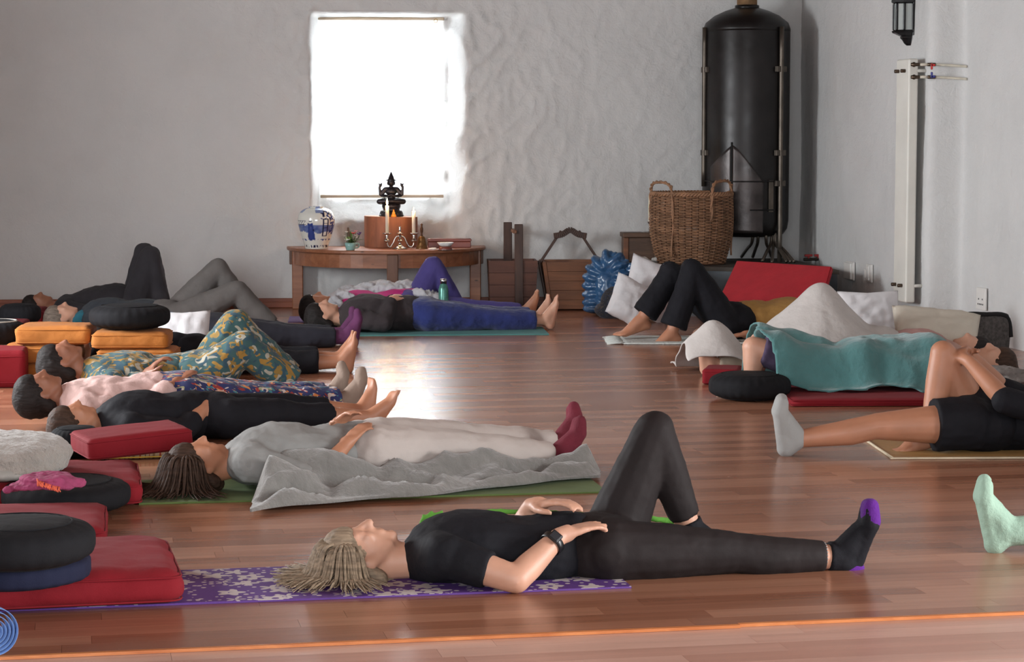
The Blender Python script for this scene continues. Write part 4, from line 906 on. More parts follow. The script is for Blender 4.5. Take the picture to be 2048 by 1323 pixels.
# ================================================================== cushions and textiles
M_BLACK = cloth('black_cotton', srgb(24, 24, 27), .85, 5, .25, .25, 400, .0)
M_NAVY = cloth('navy_cotton', srgb(28, 31, 52), .85, 5, .2, .25, 400, .0)
M_RED = cloth('red_cotton', srgb(122, 20, 30), .8, 4, .12, .25, 500, .02)
M_ORANGE = cloth('orange_cotton', srgb(170, 106, 50), .85, 5, .14, .3, 400, .03)
M_WHITE = cloth('white_cotton', srgb(212, 210, 212), .85, 6, .05, .25, 400, .2)
def zafu(px, py, rpx, hpx, label, mat, z=0.0, tilt=(0, 0, 0), squash=0.85, name='round_cushion', group=None, pipe=None, flat=False, pleats=26):
    # px,py: centre of the resting disc; radius and height in photo pixels at that distance
    p = F(px, py, z); u = 1 / KW(p); R_, h = rpx * u, hpx * u
    r = empty(name, p, 0, label, 'cushion', group); r.rotation_euler = tilt
    def ringmesh(t0, t1, n, pl):
        vs = []; fs = []; seg = 96
        for j in range(n + 1):
            t = t0 + (t1 - t0) * j / n; a = -math.pi / 2 + math.pi * t; e = 2.0 / 2.9
            x = math.copysign(abs(math.cos(a)) ** e, math.cos(a)); zz = math.copysign(abs(math.sin(a)) ** (e if not flat else .45), math.sin(a))
            for i in range(seg):
                th = 2 * math.pi * i / seg; w = pl * math.cos(th * pleats) * math.exp(-((t - .5) / .16) ** 2 * 0 ) * (abs(t - .5) * 2) ** .5 * (1 - (abs(2 * t - 1)) ** 6)
                rr = R_ * x * (1 + w + .018 * noise.noise(V((math.cos(th) * 2 + px, math.sin(th) * 2, t * 2)))); vs.append((rr * math.cos(th), rr * math.sin(th), h / 2 * (1 + zz) * (1 + .03 * noise.noise(V((math.cos(th) * 1.5, math.sin(th) * 1.5 + py, 0))) * x)))
        for j in range(n):
            for i in range(seg): fs.append((j * seg + i, j * seg + (i + 1) % seg, (j + 1) * seg + (i + 1) % seg, (j + 1) * seg + i))
        return vs, fs, seg, n
    vs, fs, seg, n = ringmesh(0.001, .999, 28, .022); fs.append(tuple(range(seg))[::-1]); fs.append(tuple(range(n * seg, n * seg + seg)))
    link('cover', pyd('cover', vs, fs), mat, r)
    for t, s in ((.80, 1), (.20, -1)):
        a = -math.pi / 2 + math.pi * t; e = 2 / 2.9; x = abs(math.cos(a)) ** e; zz = math.copysign(abs(math.sin(a)) ** (e if not flat else .45), math.sin(a))
        bm = bmesh.new(); tube(bm, [(R_ * x * 1.005 * math.cos(q), R_ * x * 1.005 * math.sin(q), h / 2 * (1 + zz)) for q in [2 * math.pi * i / 64 for i in range(65)]], .0028 if not pipe else .006, 6, False); link('piping', bm, pipe or mat, r)
    return r
def slabmesh(lx, ly, lz, rad=.03, puff=.01, nz=.004, seed=0, n=26):
    # soft rounded box, centre at origin, base at z=0
    vs = {}; out = []; fs = []
    nx, ny, nzz = n, max(6, int(n * ly / lx)), 8
    def key(i, j, k):
        if (i, j, k) not in vs:
            p = V((-lx / 2 + lx * i / nx, -ly / 2 + ly * j / ny, -lz / 2 + lz * k / nzz)); rr = min(rad, lz * .49)
            c = V((max(-lx / 2 + rr, min(lx / 2 - rr, p.x)), max(-ly / 2 + rr, min(ly / 2 - rr, p.y)), max(-lz / 2 + rr, min(lz / 2 - rr, p.z)))); d = p - c
            if d.length > 1e-9: p = c + d.normalized() * rr
            fx, fy, fz = 1 - (2 * p.x / lx) ** 2, 1 - (2 * p.y / ly) ** 2, 1 - (2 * p.z / lz) ** 2
            p.z += puff * math.copysign(1, p.z) * max(0, fx) ** .5 * max(0, fy) ** .5 * (1 if p.z > 0 else 0.0) * (1 if abs(p.z) > lz * .2 else 0)
            s = 1 + puff * .5 * max(0, fz) / lx; p.x *= s; p.y *= s
            w = noise.noise(V((p.x * 9 + seed, p.y * 22, p.z * 12 + seed))) * nz + noise.noise(V((p.x * 30, p.y * 30 + seed, p.z * 30))) * nz * .4
            if p.z > -lz * .3: p += d.normalized() * w if d.length > 1e-9 else V((0, 0, w))
            vs[i, j, k] = len(out); out.append((p.x, p.y, p.z + lz / 2))
        return vs[i, j, k]
    for i in range(nx):
        for j in range(ny):
            fs.append((key(i, j, 0), key(i, j + 1, 0), key(i + 1, j + 1, 0), key(i + 1, j, 0))); fs.append((key(i, j, nzz), key(i + 1, j, nzz), key(i + 1, j + 1, nzz), key(i, j + 1, nzz)))
    for i in range(nx):
        for k in range(nzz):
            fs.append((key(i, 0, k), key(i + 1, 0, k), key(i + 1, 0, k + 1), key(i, 0, k + 1))); fs.append((key(i, ny, k), key(i, ny, k + 1), key(i + 1, ny, k + 1), key(i + 1, ny, k)))
    for j in range(ny):
        for k in range(nzz):
            fs.append((key(0, j, k), key(0, j, k + 1), key(0, j + 1, k + 1), key(0, j + 1, k))); fs.append((key(nx, j, k), key(nx, j + 1, k), key(nx, j + 1, k + 1), key(nx, j, k + 1)))
    return pyd('slab', out, fs)
def slab(p, rotz, lx, ly, lz, mat, label, name='floor_cushion', rad=.03, puff=.012, nz=.005, seam=True, tilt=(0, 0), cat='cushion', group=None, kid='cover', seam_mat=None):
    r = empty(name, p, rotz, label, cat, group); r.rotation_euler = (tilt[0], tilt[1], rotz)
    me = slabmesh(lx, ly, lz, rad, puff, nz, p.x * 7 + p.y * 3); me.name = kid; link(kid, me, mat, r)
    if seam:
        for z in (.84, .14):
            bm = bmesh.new(); rr = min(rad, lz * .45) * 1.0; pts = []
            for cx, cy, a0 in ((1, 1, 0), (-1, 1, 90), (-1, -1, 180), (1, -1, 270)):
                for q in range(5): a = math.radians(a0 + 90 * q / 4); pts.append((cx * (lx / 2 - rr) + rr * .99 * math.cos(a), cy * (ly / 2 - rr) + rr * .99 * math.sin(a), lz * z))
            pts.append(pts[0]); tube(bm, pts, .003, 6, False); link('seam', bm, seam_mat or mat, r)
    return r
A11 = math.radians(11)
def corner_slab(pxn, pyn, z, lx, ly, lz, ang, mat, label, right=True, **kw):
    # placed by its near bottom right (or left) corner
    q = F(pxn, pyn, z); e = V((math.cos(ang), math.sin(ang), 0)); n = V((-math.sin(ang), math.cos(ang), 0))
    c = q + (-e if right else e) * lx / 2 + n * ly / 2; return slab(c, ang, lx, ly, lz, mat, label, **kw)
# ---- mats
def mat_slab(pn, length, width, th, ang, m, label, name='yoga_mat', right=True, z=0.0005, **kw):
    q = F(*pn); e = V((math.cos(ang), math.sin(ang), 0)); n = V((-math.sin(ang), math.cos(ang), 0)); c = q + (-e if right else e) * length / 2 + n * width / 2
    bm = bmesh.new(); bmesh.ops.create_grid(bm, x_segments=40, y_segments=10, size=.5)
    for v in bm.verts:
        v.co.x *= length; v.co.y *= width
        edge = max(abs(v.co.x) / (length / 2), abs(v.co.y) / (width / 2)); v.co.z = th + .003 * max(0, edge - .9) * 10 * max(0, noise.noise(V((v.co.x * 3, v.co.y * 3, pn[0])))) 
    r = bmesh.ops.extrude_face_region(bm, geom=bm.faces[:])
    for v in [x for x in r['geom'] if isinstance(x, bmesh.types.BMVert)]: v.co.z = 0
    return link(name, bm, m, None, label, 'mat', loc=(c.x, c.y, z), rot=(0, 0, ang), smooth=False, **kw)
def purple_mat():
    m, nt, b = nodes('purple_flower_mat'); co = coords(nt, 'Object')
    v = N(nt, 'ShaderNodeTexVoronoi', Scale=11.0); v.inputs['Randomness'].default_value = .8; nt.links.new(co, v.inputs['Vector'])
    # petals: distance modulated with angle around each cell centre
    sub = N(nt, 'ShaderNodeVectorMath', operation='SUBTRACT'); sc_ = N(nt, 'ShaderNodeVectorMath', operation='SCALE'); sc_.inputs['Scale'].default_value = 1.0
    nt.links.new(co, sub.inputs[0]); nt.links.new(v.outputs['Position'], sub.inputs[1]); sx = N(nt, 'ShaderNodeSeparateXYZ'); nt.links.new(sub.outputs[0], sx.inputs[0])
    at = N(nt, 'ShaderNodeMath', operation='ARCTAN2'); nt.links.new(sx.outputs[1], at.inputs[0]); nt.links.new(sx.outputs[0], at.inputs[1])
    m5 = N(nt, 'ShaderNodeMath', operation='MULTIPLY'); m5.inputs[1].default_value = 5.0; nt.links.new(at.outputs[0], m5.inputs[0]); cs = N(nt, 'ShaderNodeMath', operation='COSINE'); nt.links.new(m5.outputs[0], cs.inputs[0])
    ab = N(nt, 'ShaderNodeMath', operation='MULTIPLY_ADD'); ab.inputs[1].default_value = .10; ab.inputs[2].default_value = .40; nt.links.new(cs.outputs[0], ab.inputs[0])
    lt = N(nt, 'ShaderNodeMath', operation='LESS_THAN'); nt.links.new(v.outputs['Distance'], lt.inputs[0]); nt.links.new(ab.outputs[0], lt.inputs[1])
    gt = N(nt, 'ShaderNodeMath', operation='GREATER_THAN'); gt.inputs[1].default_value = .13; nt.links.new(v.outputs['Distance'], gt.inputs[0])
    fl = N(nt, 'ShaderNodeMath', operation='MULTIPLY'); nt.links.new(lt.outputs[0], fl.inputs[0]); nt.links.new(gt.outputs[0], fl.inputs[1])
    v2 = N(nt, 'ShaderNodeTexVoronoi', Scale=33.0); nt.links.new(co, v2.inputs['Vector']); l2 = N(nt, 'ShaderNodeMath', operation='LESS_THAN'); l2.inputs[1].default_value = .27; nt.links.new(v2.outputs['Distance'], l2.inputs[0])
    mx = N(nt, 'ShaderNodeMath', operation='MAXIMUM'); nt.links.new(fl.outputs[0], mx.inputs[0]); nt.links.new(l2.outputs[0], mx.inputs[1])
    # fine rib weave
    w = N(nt, 'ShaderNodeTexWave', Scale=140.0); nt.links.new(co, w.inputs['Vector'])
    sz = N(nt, 'ShaderNodeSeparateXYZ'); nt.links.new(co, sz.inputs[0]); tp = N(nt, 'ShaderNodeMath', operation='GREATER_THAN'); tp.inputs[1].default_value = .0052; nt.links.new(sz.outputs[2], tp.inputs[0])
    mt = N(nt, 'ShaderNodeMath', operation='MULTIPLY'); nt.links.new(mx.outputs[0], mt.inputs[0]); nt.links.new(tp.outputs[0], mt.inputs[1])
    base = ramp(nt, w.outputs[0], [(0.2, srgb(74, 40, 110)), (0.8, srgb(104, 62, 148))])
    mc = N(nt, 'ShaderNodeMix', data_type='RGBA'); nt.links.new(mt.outputs[0], mc.inputs['Factor']); nt.links.new(base, mc.inputs['A']); mc.inputs['B'].default_value = (*srgb(198, 188, 188), 1)
    nt.links.new(mc.outputs['Result'], b.inputs['Base Color']); b.inputs['Roughness'].default_value = .7
    bp = N(nt, 'ShaderNodeBump', Strength=.3, Distance=.003); nt.links.new(w.outputs[0], bp.inputs['Height']); nt.links.new(bp.outputs[0], b.inputs['Normal']); return m
PM_A = math.atan2((F(1263, 1176) - F(380, 1209)).y, (F(1263, 1176) - F(380, 1209)).x)
mat_slab((1263, 1176), 1.95, .50, .006, PM_A, purple_mat(), 'purple yoga mat with white flowers in the foreground')
M_GREEN = cloth('green_mat', srgb(92, 112, 62), .8, 8, .1, .15, 500, .05)
G_A = math.radians(9)
mat_slab((278, 1009), 1.75, .56, .006, G_A, M_GREEN, 'olive green yoga mat under the grey shirted person', right=False)
mat_slab((1098, 669.5), 1.75, .58, .007, math.radians(4), cloth('teal_mat', srgb(72, 128, 126), .8, 8, .1, .1), 'teal yoga mat under the blue trousered person')
mat_slab((1050, 642), 1.72, .5, .006, math.radians(4), cloth('lilac_mat', srgb(132, 116, 166), .8, 8, .1, .1), 'lilac yoga mat in front of the altar table')
def bamboo():
    q = F(1785, 918); ang = math.radians(1.5); e = V((math.cos(ang), math.sin(ang), 0)); n = V((-math.sin(ang), math.cos(ang), 0)); nl = (F(1738, 886) - q); ly = .62
    skew = nl.dot(e) / max(.1, nl.dot(n)); L = 1.9
    r = empty('bamboo_mat', V((q.x, q.y, .001)), ang, 'straw coloured slatted bamboo mat with pale edging', 'mat'); ms = wood('bamboo_slat', srgb(150, 112, 62), srgb(186, 146, 92), (2, 40, 40), .5); mb = cloth('edging_tape', srgb(204, 190, 164), .9)
    N_ = 26; bm0 = bmesh.new(); box(bm0, (0, 0, .0025), (L, ly / N_ - .003, .004), None, .001); me = bpy.data.meshes.new('slat'); bm0.to_mesh(me); bm0.free(); me.materials.append(ms)
    for i in range(N_):
        y = (i + .5) * ly / N_; o = bpy.data.objects.new('slat', me); COL.objects.link(o); o.parent = r; o.location = (L / 2 + skew * y, y, 0)
    for y, x0 in ((0.004, 0), (ly - .004, skew * ly)): bxo('edge_tape', (L / 2 + x0, y, .0035), (L + .02, .022, .007), mb, r, .002)
    bm = bmesh.new(); tube(bm, [(0, 0, .004), (skew * ly, ly, .004)], .006, 6); link('edge_tape', bm, mb, r)
bamboo()
def fringe_rug():
    q = F(1232, 689); e = V((1, .02, 0)); L, w = 1.35, .55
    r = empty('fringed_rug', q, math.radians(1), 'off white fringed cotton rug under the black trousered person', 'rug'); m = cloth('rug_cotton', srgb(196, 200, 196), .95, 20, .08, .5, 150)
    me = slabmesh(L, w, .012, .006, .003, .003, 3, 40); me.name = 'rug_body'; link('rug_body', me, m, r, loc=(L / 2 + .05, w / 2, 0))
    bm = bmesh.new(); rnd = random.Random(2)
    for i in range(60):
        y = w * (i + .5) / 60; tube(bm, [(.06, y, .008), (.02, y + rnd.uniform(-.012, .012), .01), (-.03 - rnd.random() * .03, y + rnd.uniform(-.02, .02), .004)], .003, 5)
    link('fringe', bm, m, r, kind='stuff')
fringe_rug()
# ---- left foreground pile
corner_slab(366, 1209, .0075, 1.0, .62, .095, math.radians(13), M_RED, 'big red zabuton lying on the purple flowered mat', rad=.04, puff=.02, nz=.010)
zafu(30, 1163, 150, 60, 'flat navy round cushion between red zabuton and black cushion', M_NAVY, z=.115, flat=True)
zafu(38, 1128, 152, 92, 'thick black round cushion on top of the navy one', M_BLACK, z=.115 + 58 / 660)
corner_slab(212, 1112, .0005, .8, .55, .09, math.radians(10), M_RED, 'red zabuton just behind the foreground black cushion pile', rad=.035, puff=.015, nz=.006)
corner_slab(284, 1011, .0095, .85, .6, .085, math.radians(11), M_RED, 'red zabuton at the end of the green mat', rad=.035, puff=.015, nz=.008)
zafu(133, 1022, 127, 68, 'black round cushion carrying the folded pink cloth', M_BLACK, z=.0005)
# pink folded cloth
def pink_cloth():
    p = F(98, 975, .115 + .015); u = 1 / KW(p); b = Blob(); rnd = random.Random(4)
    r = empty('folded_scarf', p, math.radians(8), 'pink folded cloth with orange fringe on black cushion', 'cloth')
    m = cloth('pink_cloth', srgb(150, 66, 100), .9, 12, .15, .4)
    for i in range(5):
        z = (6 + i * 4.5) * u; w = (78 - i * 7) * u
        b.ell((rnd.uniform(-6, 6) * u, rnd.uniform(-4, 4) * u, z), (w, .10, 5 * u), Matrix.Rotation(rnd.uniform(-.15, .15), 3, 'Z'))
    b.cap((-60 * u, -.04, 7 * u), (-82 * u, -.05, 2 * u), 8 * u, 7 * u); b.cap((20 * u, -.05, 18 * u), (70 * u, -.02, 14 * u), 8 * u, 7 * u)
    link('cloth_folds', b.mesh('cloth_folds', .005, 2, .02, .035), m, r)
    bm = bmesh.new()
    for i in range(26):
        t = i / 25; x = (-20 + 45 * t) * u; y = -.105 - .004 * math.sin(t * 9); tube(bm, [(x, y + .02, (26 - 16 * t) * u), (x + rnd.uniform(-3, 3) * u, y - .004, (22 - 16 * t) * u), (x + rnd.uniform(-4, 4) * u, y - .008, (15 - 14 * t) * u)], .0022, 5)
    link('fringe', bm, plain('orange_thread', srgb(222, 104, 76), .8), r, kind='stuff')
pink_cloth()
# grey fleece cushion and the red one below it
corner_slab(95, 955, .0005, .7, .5, .10, math.radians(10), M_RED, 'red zabuton under the pale grey fleece cushion', rad=.03)
M_FLEECE = cloth('grey_fleece', srgb(146, 138, 130), 1.0, 14, .12, .9, 220, .5)
p = F(20, 945, .105); u = 1 / KW(p); b = Blob(); b.ell((0, 0, 42 * u), (126 * u, .26, 40 * u)); b.ell((-60 * u, .02, 46 * u), (110 * u, .22, 40 * u)); b.ell((10 * u, -.05, 18 * u), (108 * u, .22, 18 * u))
r = empty('fleece_cushion', p, .1, 'pale grey fleece covered cushion at the left edge', 'cushion'); link('fleece_cover', b.mesh('fleece_cover', .011, 4, .022, .06), M_FLEECE, r)
b = Blob(); b.ell((-30 * u, -.16, 14 * u), (118 * u, .12, 17 * u)); link('satin_band', b.mesh('satin_band', .01, 3, .012, .05), cloth('grey_satin', srgb(150, 146, 140), .5, 8, .1, .2), r)
# red bolster on a striped cushion, black cushion behind
def stripes():
    m, nt, b = nodes('striped_cotton'); co = coords(nt, 'Object'); sx = N(nt, 'ShaderNodeSeparateXYZ'); nt.links.new(co, sx.inputs[0]); fr = N(nt, 'ShaderNodeMath', operation='MULTIPLY'); fr.inputs[1].default_value = 12.0; nt.links.new(sx.outputs[0], fr.inputs[0]); f2 = N(nt, 'ShaderNodeMath', operation='FRACT'); nt.links.new(fr.outputs[0], f2.inputs[0])
    cr, rd, gy = srgb(190, 176, 150), srgb(160, 60, 46), srgb(86, 80, 78)
    nt.links.new(ramp(nt, f2.outputs[0], [(0, cr), (.22, rd), (.30, cr), (.5, gy), (.54, cr), (.7, rd), (.74, cr), (.88, srgb(140, 120, 90))], 'CONSTANT'), b.inputs['Base Color']); b.inputs['Roughness'].default_value = .9; return m
corner_slab(352, 917, .0005, .34, .3, .085, math.radians(14), stripes(), 'striped cream and red cushion under the red bolster', rad=.04, puff=.02, seam_mat=cloth('yellow_piping', srgb(200, 170, 70), .8))
zafu(152, 912, 52, 62, 'black round cushion behind the tilted red bolster', M_BLACK, z=.0005)
p = F(258, 905, .098); slab(p + V((-.0, .07, .0)), math.radians(24), .42, .32, .085, M_RED, 'red bolster block tilted on the striped cushion', rad=.02, puff=.004, nz=.002, tilt=(0, -.06))
# ---- orange stacks
for i, (x0, x1, y, zz, col, lab) in enumerate(((-20, 142, 0, .0005, 0, 'lowest orange cushion of the left stack'), (2, 150, 0, .104, 0, 'middle orange cushion of the left stack'), (28, 176, 0, .208, 0, 'top orange cushion of the left stack'),
                                              (172, 330, 0, .0005, 0, 'lowest orange cushion under the black topped stack'), (192, 346, 0, .097, 0, 'middle orange cushion under the black topped stack'), (181, 332, 0, .190, 0, 'orange cushion directly below the black round cushion'))):
    Y = 12.25 if i < 3 else 12.2; a, b_ = P(x0, 700, Y), P(x1, 700, Y); c = (a + b_) / 2; c.y += .15; c.z = zz
    slab(c, math.radians((5, 2, 3, 4, 1, 3)[i]), (b_ - a).length, .32, .098 if i < 3 else .088, M_ORANGE, lab, rad=.028, puff=.008, nz=.006, group='orange cushions stacked at the left')
q = P(248, 640, 12.2); q.z = .287; u = 1 / KW(q)
r0 = zafu(248, 667, 83, 51, 'black round cushion on top of the right orange stack', M_BLACK, z=.287)
r0.location = (q.x, 12.38, .287)
# reds and blacks farther left
corner_slab(52, 775, .0005, .5, .35, .2, math.radians(9), M_RED, 'dark red block at the left edge beside the orange stack', rad=.02, puff=.004, nz=.003)
corner_slab(46, 700, .0005, .5, .4, .17, math.radians(5), M_RED, 'dark red block at the left edge by the back wall', rad=.02, puff=.004, nz=.003)
r1 = zafu(-10, 690, 62, 52, 'black round cushion with pale piping at the left edge', M_BLACK, z=.178, pipe=cloth('pale_piping', srgb(170, 168, 160), .8))
r1 = zafu(40, 648, 42, 42, 'black round cushion standing against the back wall', M_BLACK, z=.12)
slab(F(40, 650, .0005) + V((0, .05, 0)), .05, .34, .3, .118, M_RED, 'red cushion against the back wall skirting', rad=.02)
# yellow printed cushion, white pillow
def leaf_print(name, bg, cols, scale, thr=.48, dist=2.5):
    m, nt, b = nodes(name); co = coords(nt, 'Object', (1, 1.4, 1.2)); prev = None
    n0 = N(nt, 'ShaderNodeTexNoise', Scale=5.0, Detail=3.0); nt.links.new(co, n0.inputs['Vector']); col = ramp(nt, n0.outputs[0], [(.3, mul(bg, .8)), (.7, mul(bg, 1.15))])
    for i, c in enumerate(cols):
        mp = N(nt, 'ShaderNodeMapping'); mp.inputs['Location'].default_value = (i * 3.7, i * 1.9, i * .8); mp.inputs['Scale'].default_value = (1, 1.6 - .4 * (i % 2), 1); mp.inputs['Rotation'].default_value = (0, .3 * i, .9 * i); nt.links.new(co, mp.inputs[0])
        v = N(nt, 'ShaderNodeTexNoise', Scale=scale * (1 + .15 * i), Detail=.5, Distortion=dist); nt.links.new(mp.outputs[0], v.inputs['Vector'])
        f = ramp(nt, v.outputs[0], [(thr + .1, (0, 0, 0)), (thr + .125, (1, 1, 1))]); mx = N(nt, 'ShaderNodeMix', data_type='RGBA'); nt.links.new(f, mx.inputs['Factor']); nt.links.new(col, mx.inputs['A']); mx.inputs['B'].default_value = (*c, 1); col = mx.outputs['Result']
    nt.links.new(col, b.inputs['Base Color']); b.inputs['Roughness'].default_value = .85; b.inputs['Sheen Weight'].default_value = .1; return m
M_YELL = leaf_print('yellow_print', srgb(190, 158, 60), [srgb(150, 130, 70), srgb(206, 190, 140)], 14)
p = P(364, 745, 12.1); p.z = .0005; b = Blob(); b.ell((0, 0, .09), (.10, .14, .085)); b.ell((.05, .05, .08), (.07, .1, .07)); link('printed_cushion', b.mesh('printed_cushion', .009, 3, .02, .05), M_YELL, label='small yellow printed cushion right of the orange stack', cat='cushion', loc=p)
def pillow(p, w, h, th, rot, mat, label, name='pillow', seed=0):
    n = 22; vs = []; fs = []
    for side in (1, -1):
        for j in range(n + 1):
            for i in range(n + 1):
                x, y = 2 * i / n - 1, 2 * j / n - 1; e = max(0, (1 - x ** 2)) ** .5 * max(0, (1 - y ** 2)) ** .5; pin = 1 - .09 * (1 - abs(x)) * (abs(y) ** 4) ; pin2 = 1 - .09 * (1 - abs(y)) * abs(x) ** 4
                z = side * th / 2 * e ** .75 + .02 * noise.noise(V((x * 3 + seed, y * 3, side))) * e + .010 * noise.noise(V((x * 8 + seed, y * 8, side))) * e; vs.append((x * w / 2 * pin2, y * h / 2 * pin, z))
    m = (n + 1) ** 2
    for s in (0, 1):
        for j in range(n):
            for i in range(n):
                a = s * m + j * (n + 1) + i; q = (a, a + 1, a + n + 2, a + n + 1); fs.append(q if s == 0 else q[::-1])
    bm = bmesh.new(); me = pyd('x', vs, fs); bm.from_mesh(me); bmesh.ops.remove_doubles(bm, verts=bm.verts[:], dist=1e-5)
    return link(name, bm, mat, None, label, 'pillow', loc=p, rot=rot)
pillow(P(363, 685, 13.3) , .34, .42, .14, (math.radians(62), 0, .1), M_WHITE, 'white pillow standing behind the right orange stack', seed=3)
# ---- right side things
slab(F(1450, 770) + V((0, .12, .0005)), math.radians(-12), .20, .24, .085, M_RED, 'small red cushion block left of the black round cushion', rad=.018, puff=.004, nz=.002)
zafu(1499, 797, 82, 54, 'black round cushion alone on the floor at the right', M_BLACK, z=.0005)
corner_slab(1584, 813, .0005, 1.35, .95, .035, math.radians(2), M_RED, 'thin red mat under the teal blanket', right=False, name='floor_mat', cat='mat', rad=.015, puff=.004)
pillow(P(1740, 628, 13.9), .40, .30, .14, (math.radians(72), 0, .2), M_WHITE, 'white pillow propped against the right wall skirting', seed=7)
slab(F(1738, 672) + V((.06, .02, .0005)), math.radians(-8), .4, .34, .07, M_RED, 'red cushion under the propped white pillow', rad=.025)
pillow(P(1872, 668, 13.05), .52, .42, .16, (math.radians(38), math.radians(6), -.1), cloth('cream_cotton', srgb(200, 192, 178), .85, 6, .05, .25), 'cream pillow behind the teal blanket', seed=9)
# white pillows and jacket by the hearth
pillow(P(1297, 578, 16.25), .36, .44, .18, (math.radians(80), math.radians(18), .15), M_WHITE, 'white pillow standing on its corner by the hearth', seed=1)
pillow(P(1264, 604, 15.95), .34, .34, .17, (math.radians(64), math.radians(28), .25), M_WHITE, 'white pillow slumped in front of the blue jacket', seed=2)
def jacket():
    c = F(1218, 620); c.y = 16.85; u = 1 / KW(c); r = empty('puffer_jacket', c, 0, 'shiny blue quilted puffer jacket heaped beside the tub', 'jacket'); m = plain('blue_nylon', srgb(46, 84, 122), .28, 0, .6, .15, 8, .1, .06)
    def roll(pts, rad, n, name):
        # quilted tube: a chain of fat rings along a path
        ps = smoothpts(pts, 24); b = Blob(); L = sum((q - p).length for p, q in zip(ps, ps[1:])); step = L / n; acc = 0; last = 0
        for i in range(len(ps) - 1):
            acc += (ps[i + 1] - ps[i]).length
            if acc >= step or i == 0:
                acc = 0; t = (ps[i + 1] - ps[i]).normalized(); q = V((0, 0, 1)).rotation_difference(t).to_matrix(); b.ell(ps[i], (rad, rad * .9, step * .72), q)
        link(name, b.mesh(name, .010, 1, .012, .03), m, r)
    P_ = lambda x, y, d: V(((x - 1218) * u, d, (620 - y) * u))
    roll([P_(1186, 606, .05), P_(1184, 550, .04), P_(1198, 518, .02), P_(1222, 514, 0), P_(1236, 545, -.04), P_(1228, 600, -.03)], 27 * u, 15, 'body')
    b = Blob(); b.ell(P_(1210, 565, .0), (30 * u, .09, 48 * u)); b.ell(P_(1232, 592, .0), (34 * u, .09, 28 * u)); link('lining', b.mesh('lining', .01, 3, .03, .06), m, r)
    roll([P_(1205, 505, .04), P_(1232, 512, .0), P_(1250, 535, -.02), P_(1262, 560, -.03)], 17 * u, 9, 'sleeve')
    roll([P_(1258, 522, -.02), P_(1256, 548, -.05), P_(1248, 575, -.07), P_(1240, 600, -.05)], 20 * u, 9, 'sleeve')
    roll([P_(1200, 600, .0), P_(1225, 570, -.02), P_(1250, 598, .0)], 24 * u, 7, 'hood')
    b = Blob(); b.ell(P_(1225, 590, -.10), (34 * u, .07, 34 * u)); b.ell(P_(1218, 604, -.09), (38 * u, .08, 20 * u))
    link('patterned_bag', b.mesh('patterned_bag', .01, 3, .01, .05), leaf_print('dark_floral', srgb(26, 28, 36), [srgb(60, 52, 46), srgb(38, 44, 60)], 22), label='dark floral bag under the blue jacket', cat='bag', loc=c + V((0, -.14, 0)))
jacket()
# mesh bag
def mesh_bag():
    pz = F(1962, 742); Y = 13.4; a, b_ = P(1912, 700, Y), P(2012, 700, Y + .1); zt = P(1920, 627, Y).z; c = (a + b_) / 2; c.z = 0; w = (b_ - a).length; h = zt
    r = empty('mesh_bag', c, math.atan2(b_.y - a.y, b_.x - a.x), 'black and grey mesh bag leaning at the right wall', 'bag'); me_ = plain('mesh_grey', srgb(78, 74, 72), .85, 0, .3, .4, 60, .4); mk = cloth('bag_edge', srgb(34, 33, 34), .8)
    me = slabmesh(w, .12, h, .03, .004, .006, 2); me.name = 'mesh_body'; link('mesh_body', me, me_, r)
    bm = bmesh.new(); tube(bm, smoothpts([(-w / 2, -.055, .02), (-w / 2, -.06, h * .6), (-w / 2 + .02, -.055, h * .97), (0, -.05, h * .985), (w / 2 - .03, -.05, h * .93), (w / 2, -.055, h * .5)], 6), .014, 8); link('edge_binding', bm, mk, r)
mesh_bag()
p = F(2030, 800); b = Blob()
for i in range(6): b.ell((random.uniform(-.12, .12), random.uniform(-.05, .08), .03 + .022 * i), (.16 - .01 * i, .1, .026), Matrix.Rotation(random.uniform(-.3, .3), 3, 'Z'))
link('folded_fleece', b.mesh('folded_fleece', .008, 2, .02, .04), cloth('dove_fleece', srgb(128, 122, 118), 1, 10, .1, .6), label='folded grey fleece at the right edge behind the black shirt', cat='blanket', loc=p + V((.06, .1, 0)))
# bottle
p = P(887, 588, 15.8); p.z = 0; k = KW(p); u = 1 / k; zz = P(887, 557, 15.8).z; r = empty('water_bottle', p, 0, 'teal metal water bottle with a silver cap', 'bottle'); hb = zz
bm = bmesh.new(); lathe(bm, [(9.5 * u, 0), (10 * u, .01), (10 * u, hb - 22 * u), (8 * u, hb - 14 * u), (6 * u, hb - 11 * u), (6 * u, hb - 9 * u)], 24); link('body', bm, plain('teal_enamel', srgb(74, 130, 118), .3, .3, .5, .3, 30), r)
bm = bmesh.new(); lathe(bm, [(6.6 * u, hb - 10 * u), (6.6 * u, hb - 1 * u), (5.5 * u, hb), (1e-6, hb)], 24); link('cap', bm, plain('steel_cap', srgb(170, 170, 170), .25, 1), r)
# blue strap roll at the lower left
r = empty('strap_roll', F(-14, 1314), .5, 'pale blue rolled cotton strap at the lower left corner', 'strap'); ms = cloth('blue_webbing', srgb(104, 136, 190), .85, 30, .15, .3)
bm = bmesh.new(); pts = []
for i in range(160): a = i * .21; rr = .012 + i * .00034; pts.append((rr * math.cos(a), 0, .068 + rr * math.sin(a)))
rows = []
for q in pts: rows.append([bm.verts.new((q[0], -.02, q[2])), bm.verts.new((q[0], .02, q[2]))])
for a, b_ in zip(rows, rows[1:]): bm.faces.new((a[0], a[1], b_[1], b_[0]))
o = link('webbing', bm, ms, r); md = o.modifiers.new('t', 'SOLIDIFY'); md.thickness = .0016
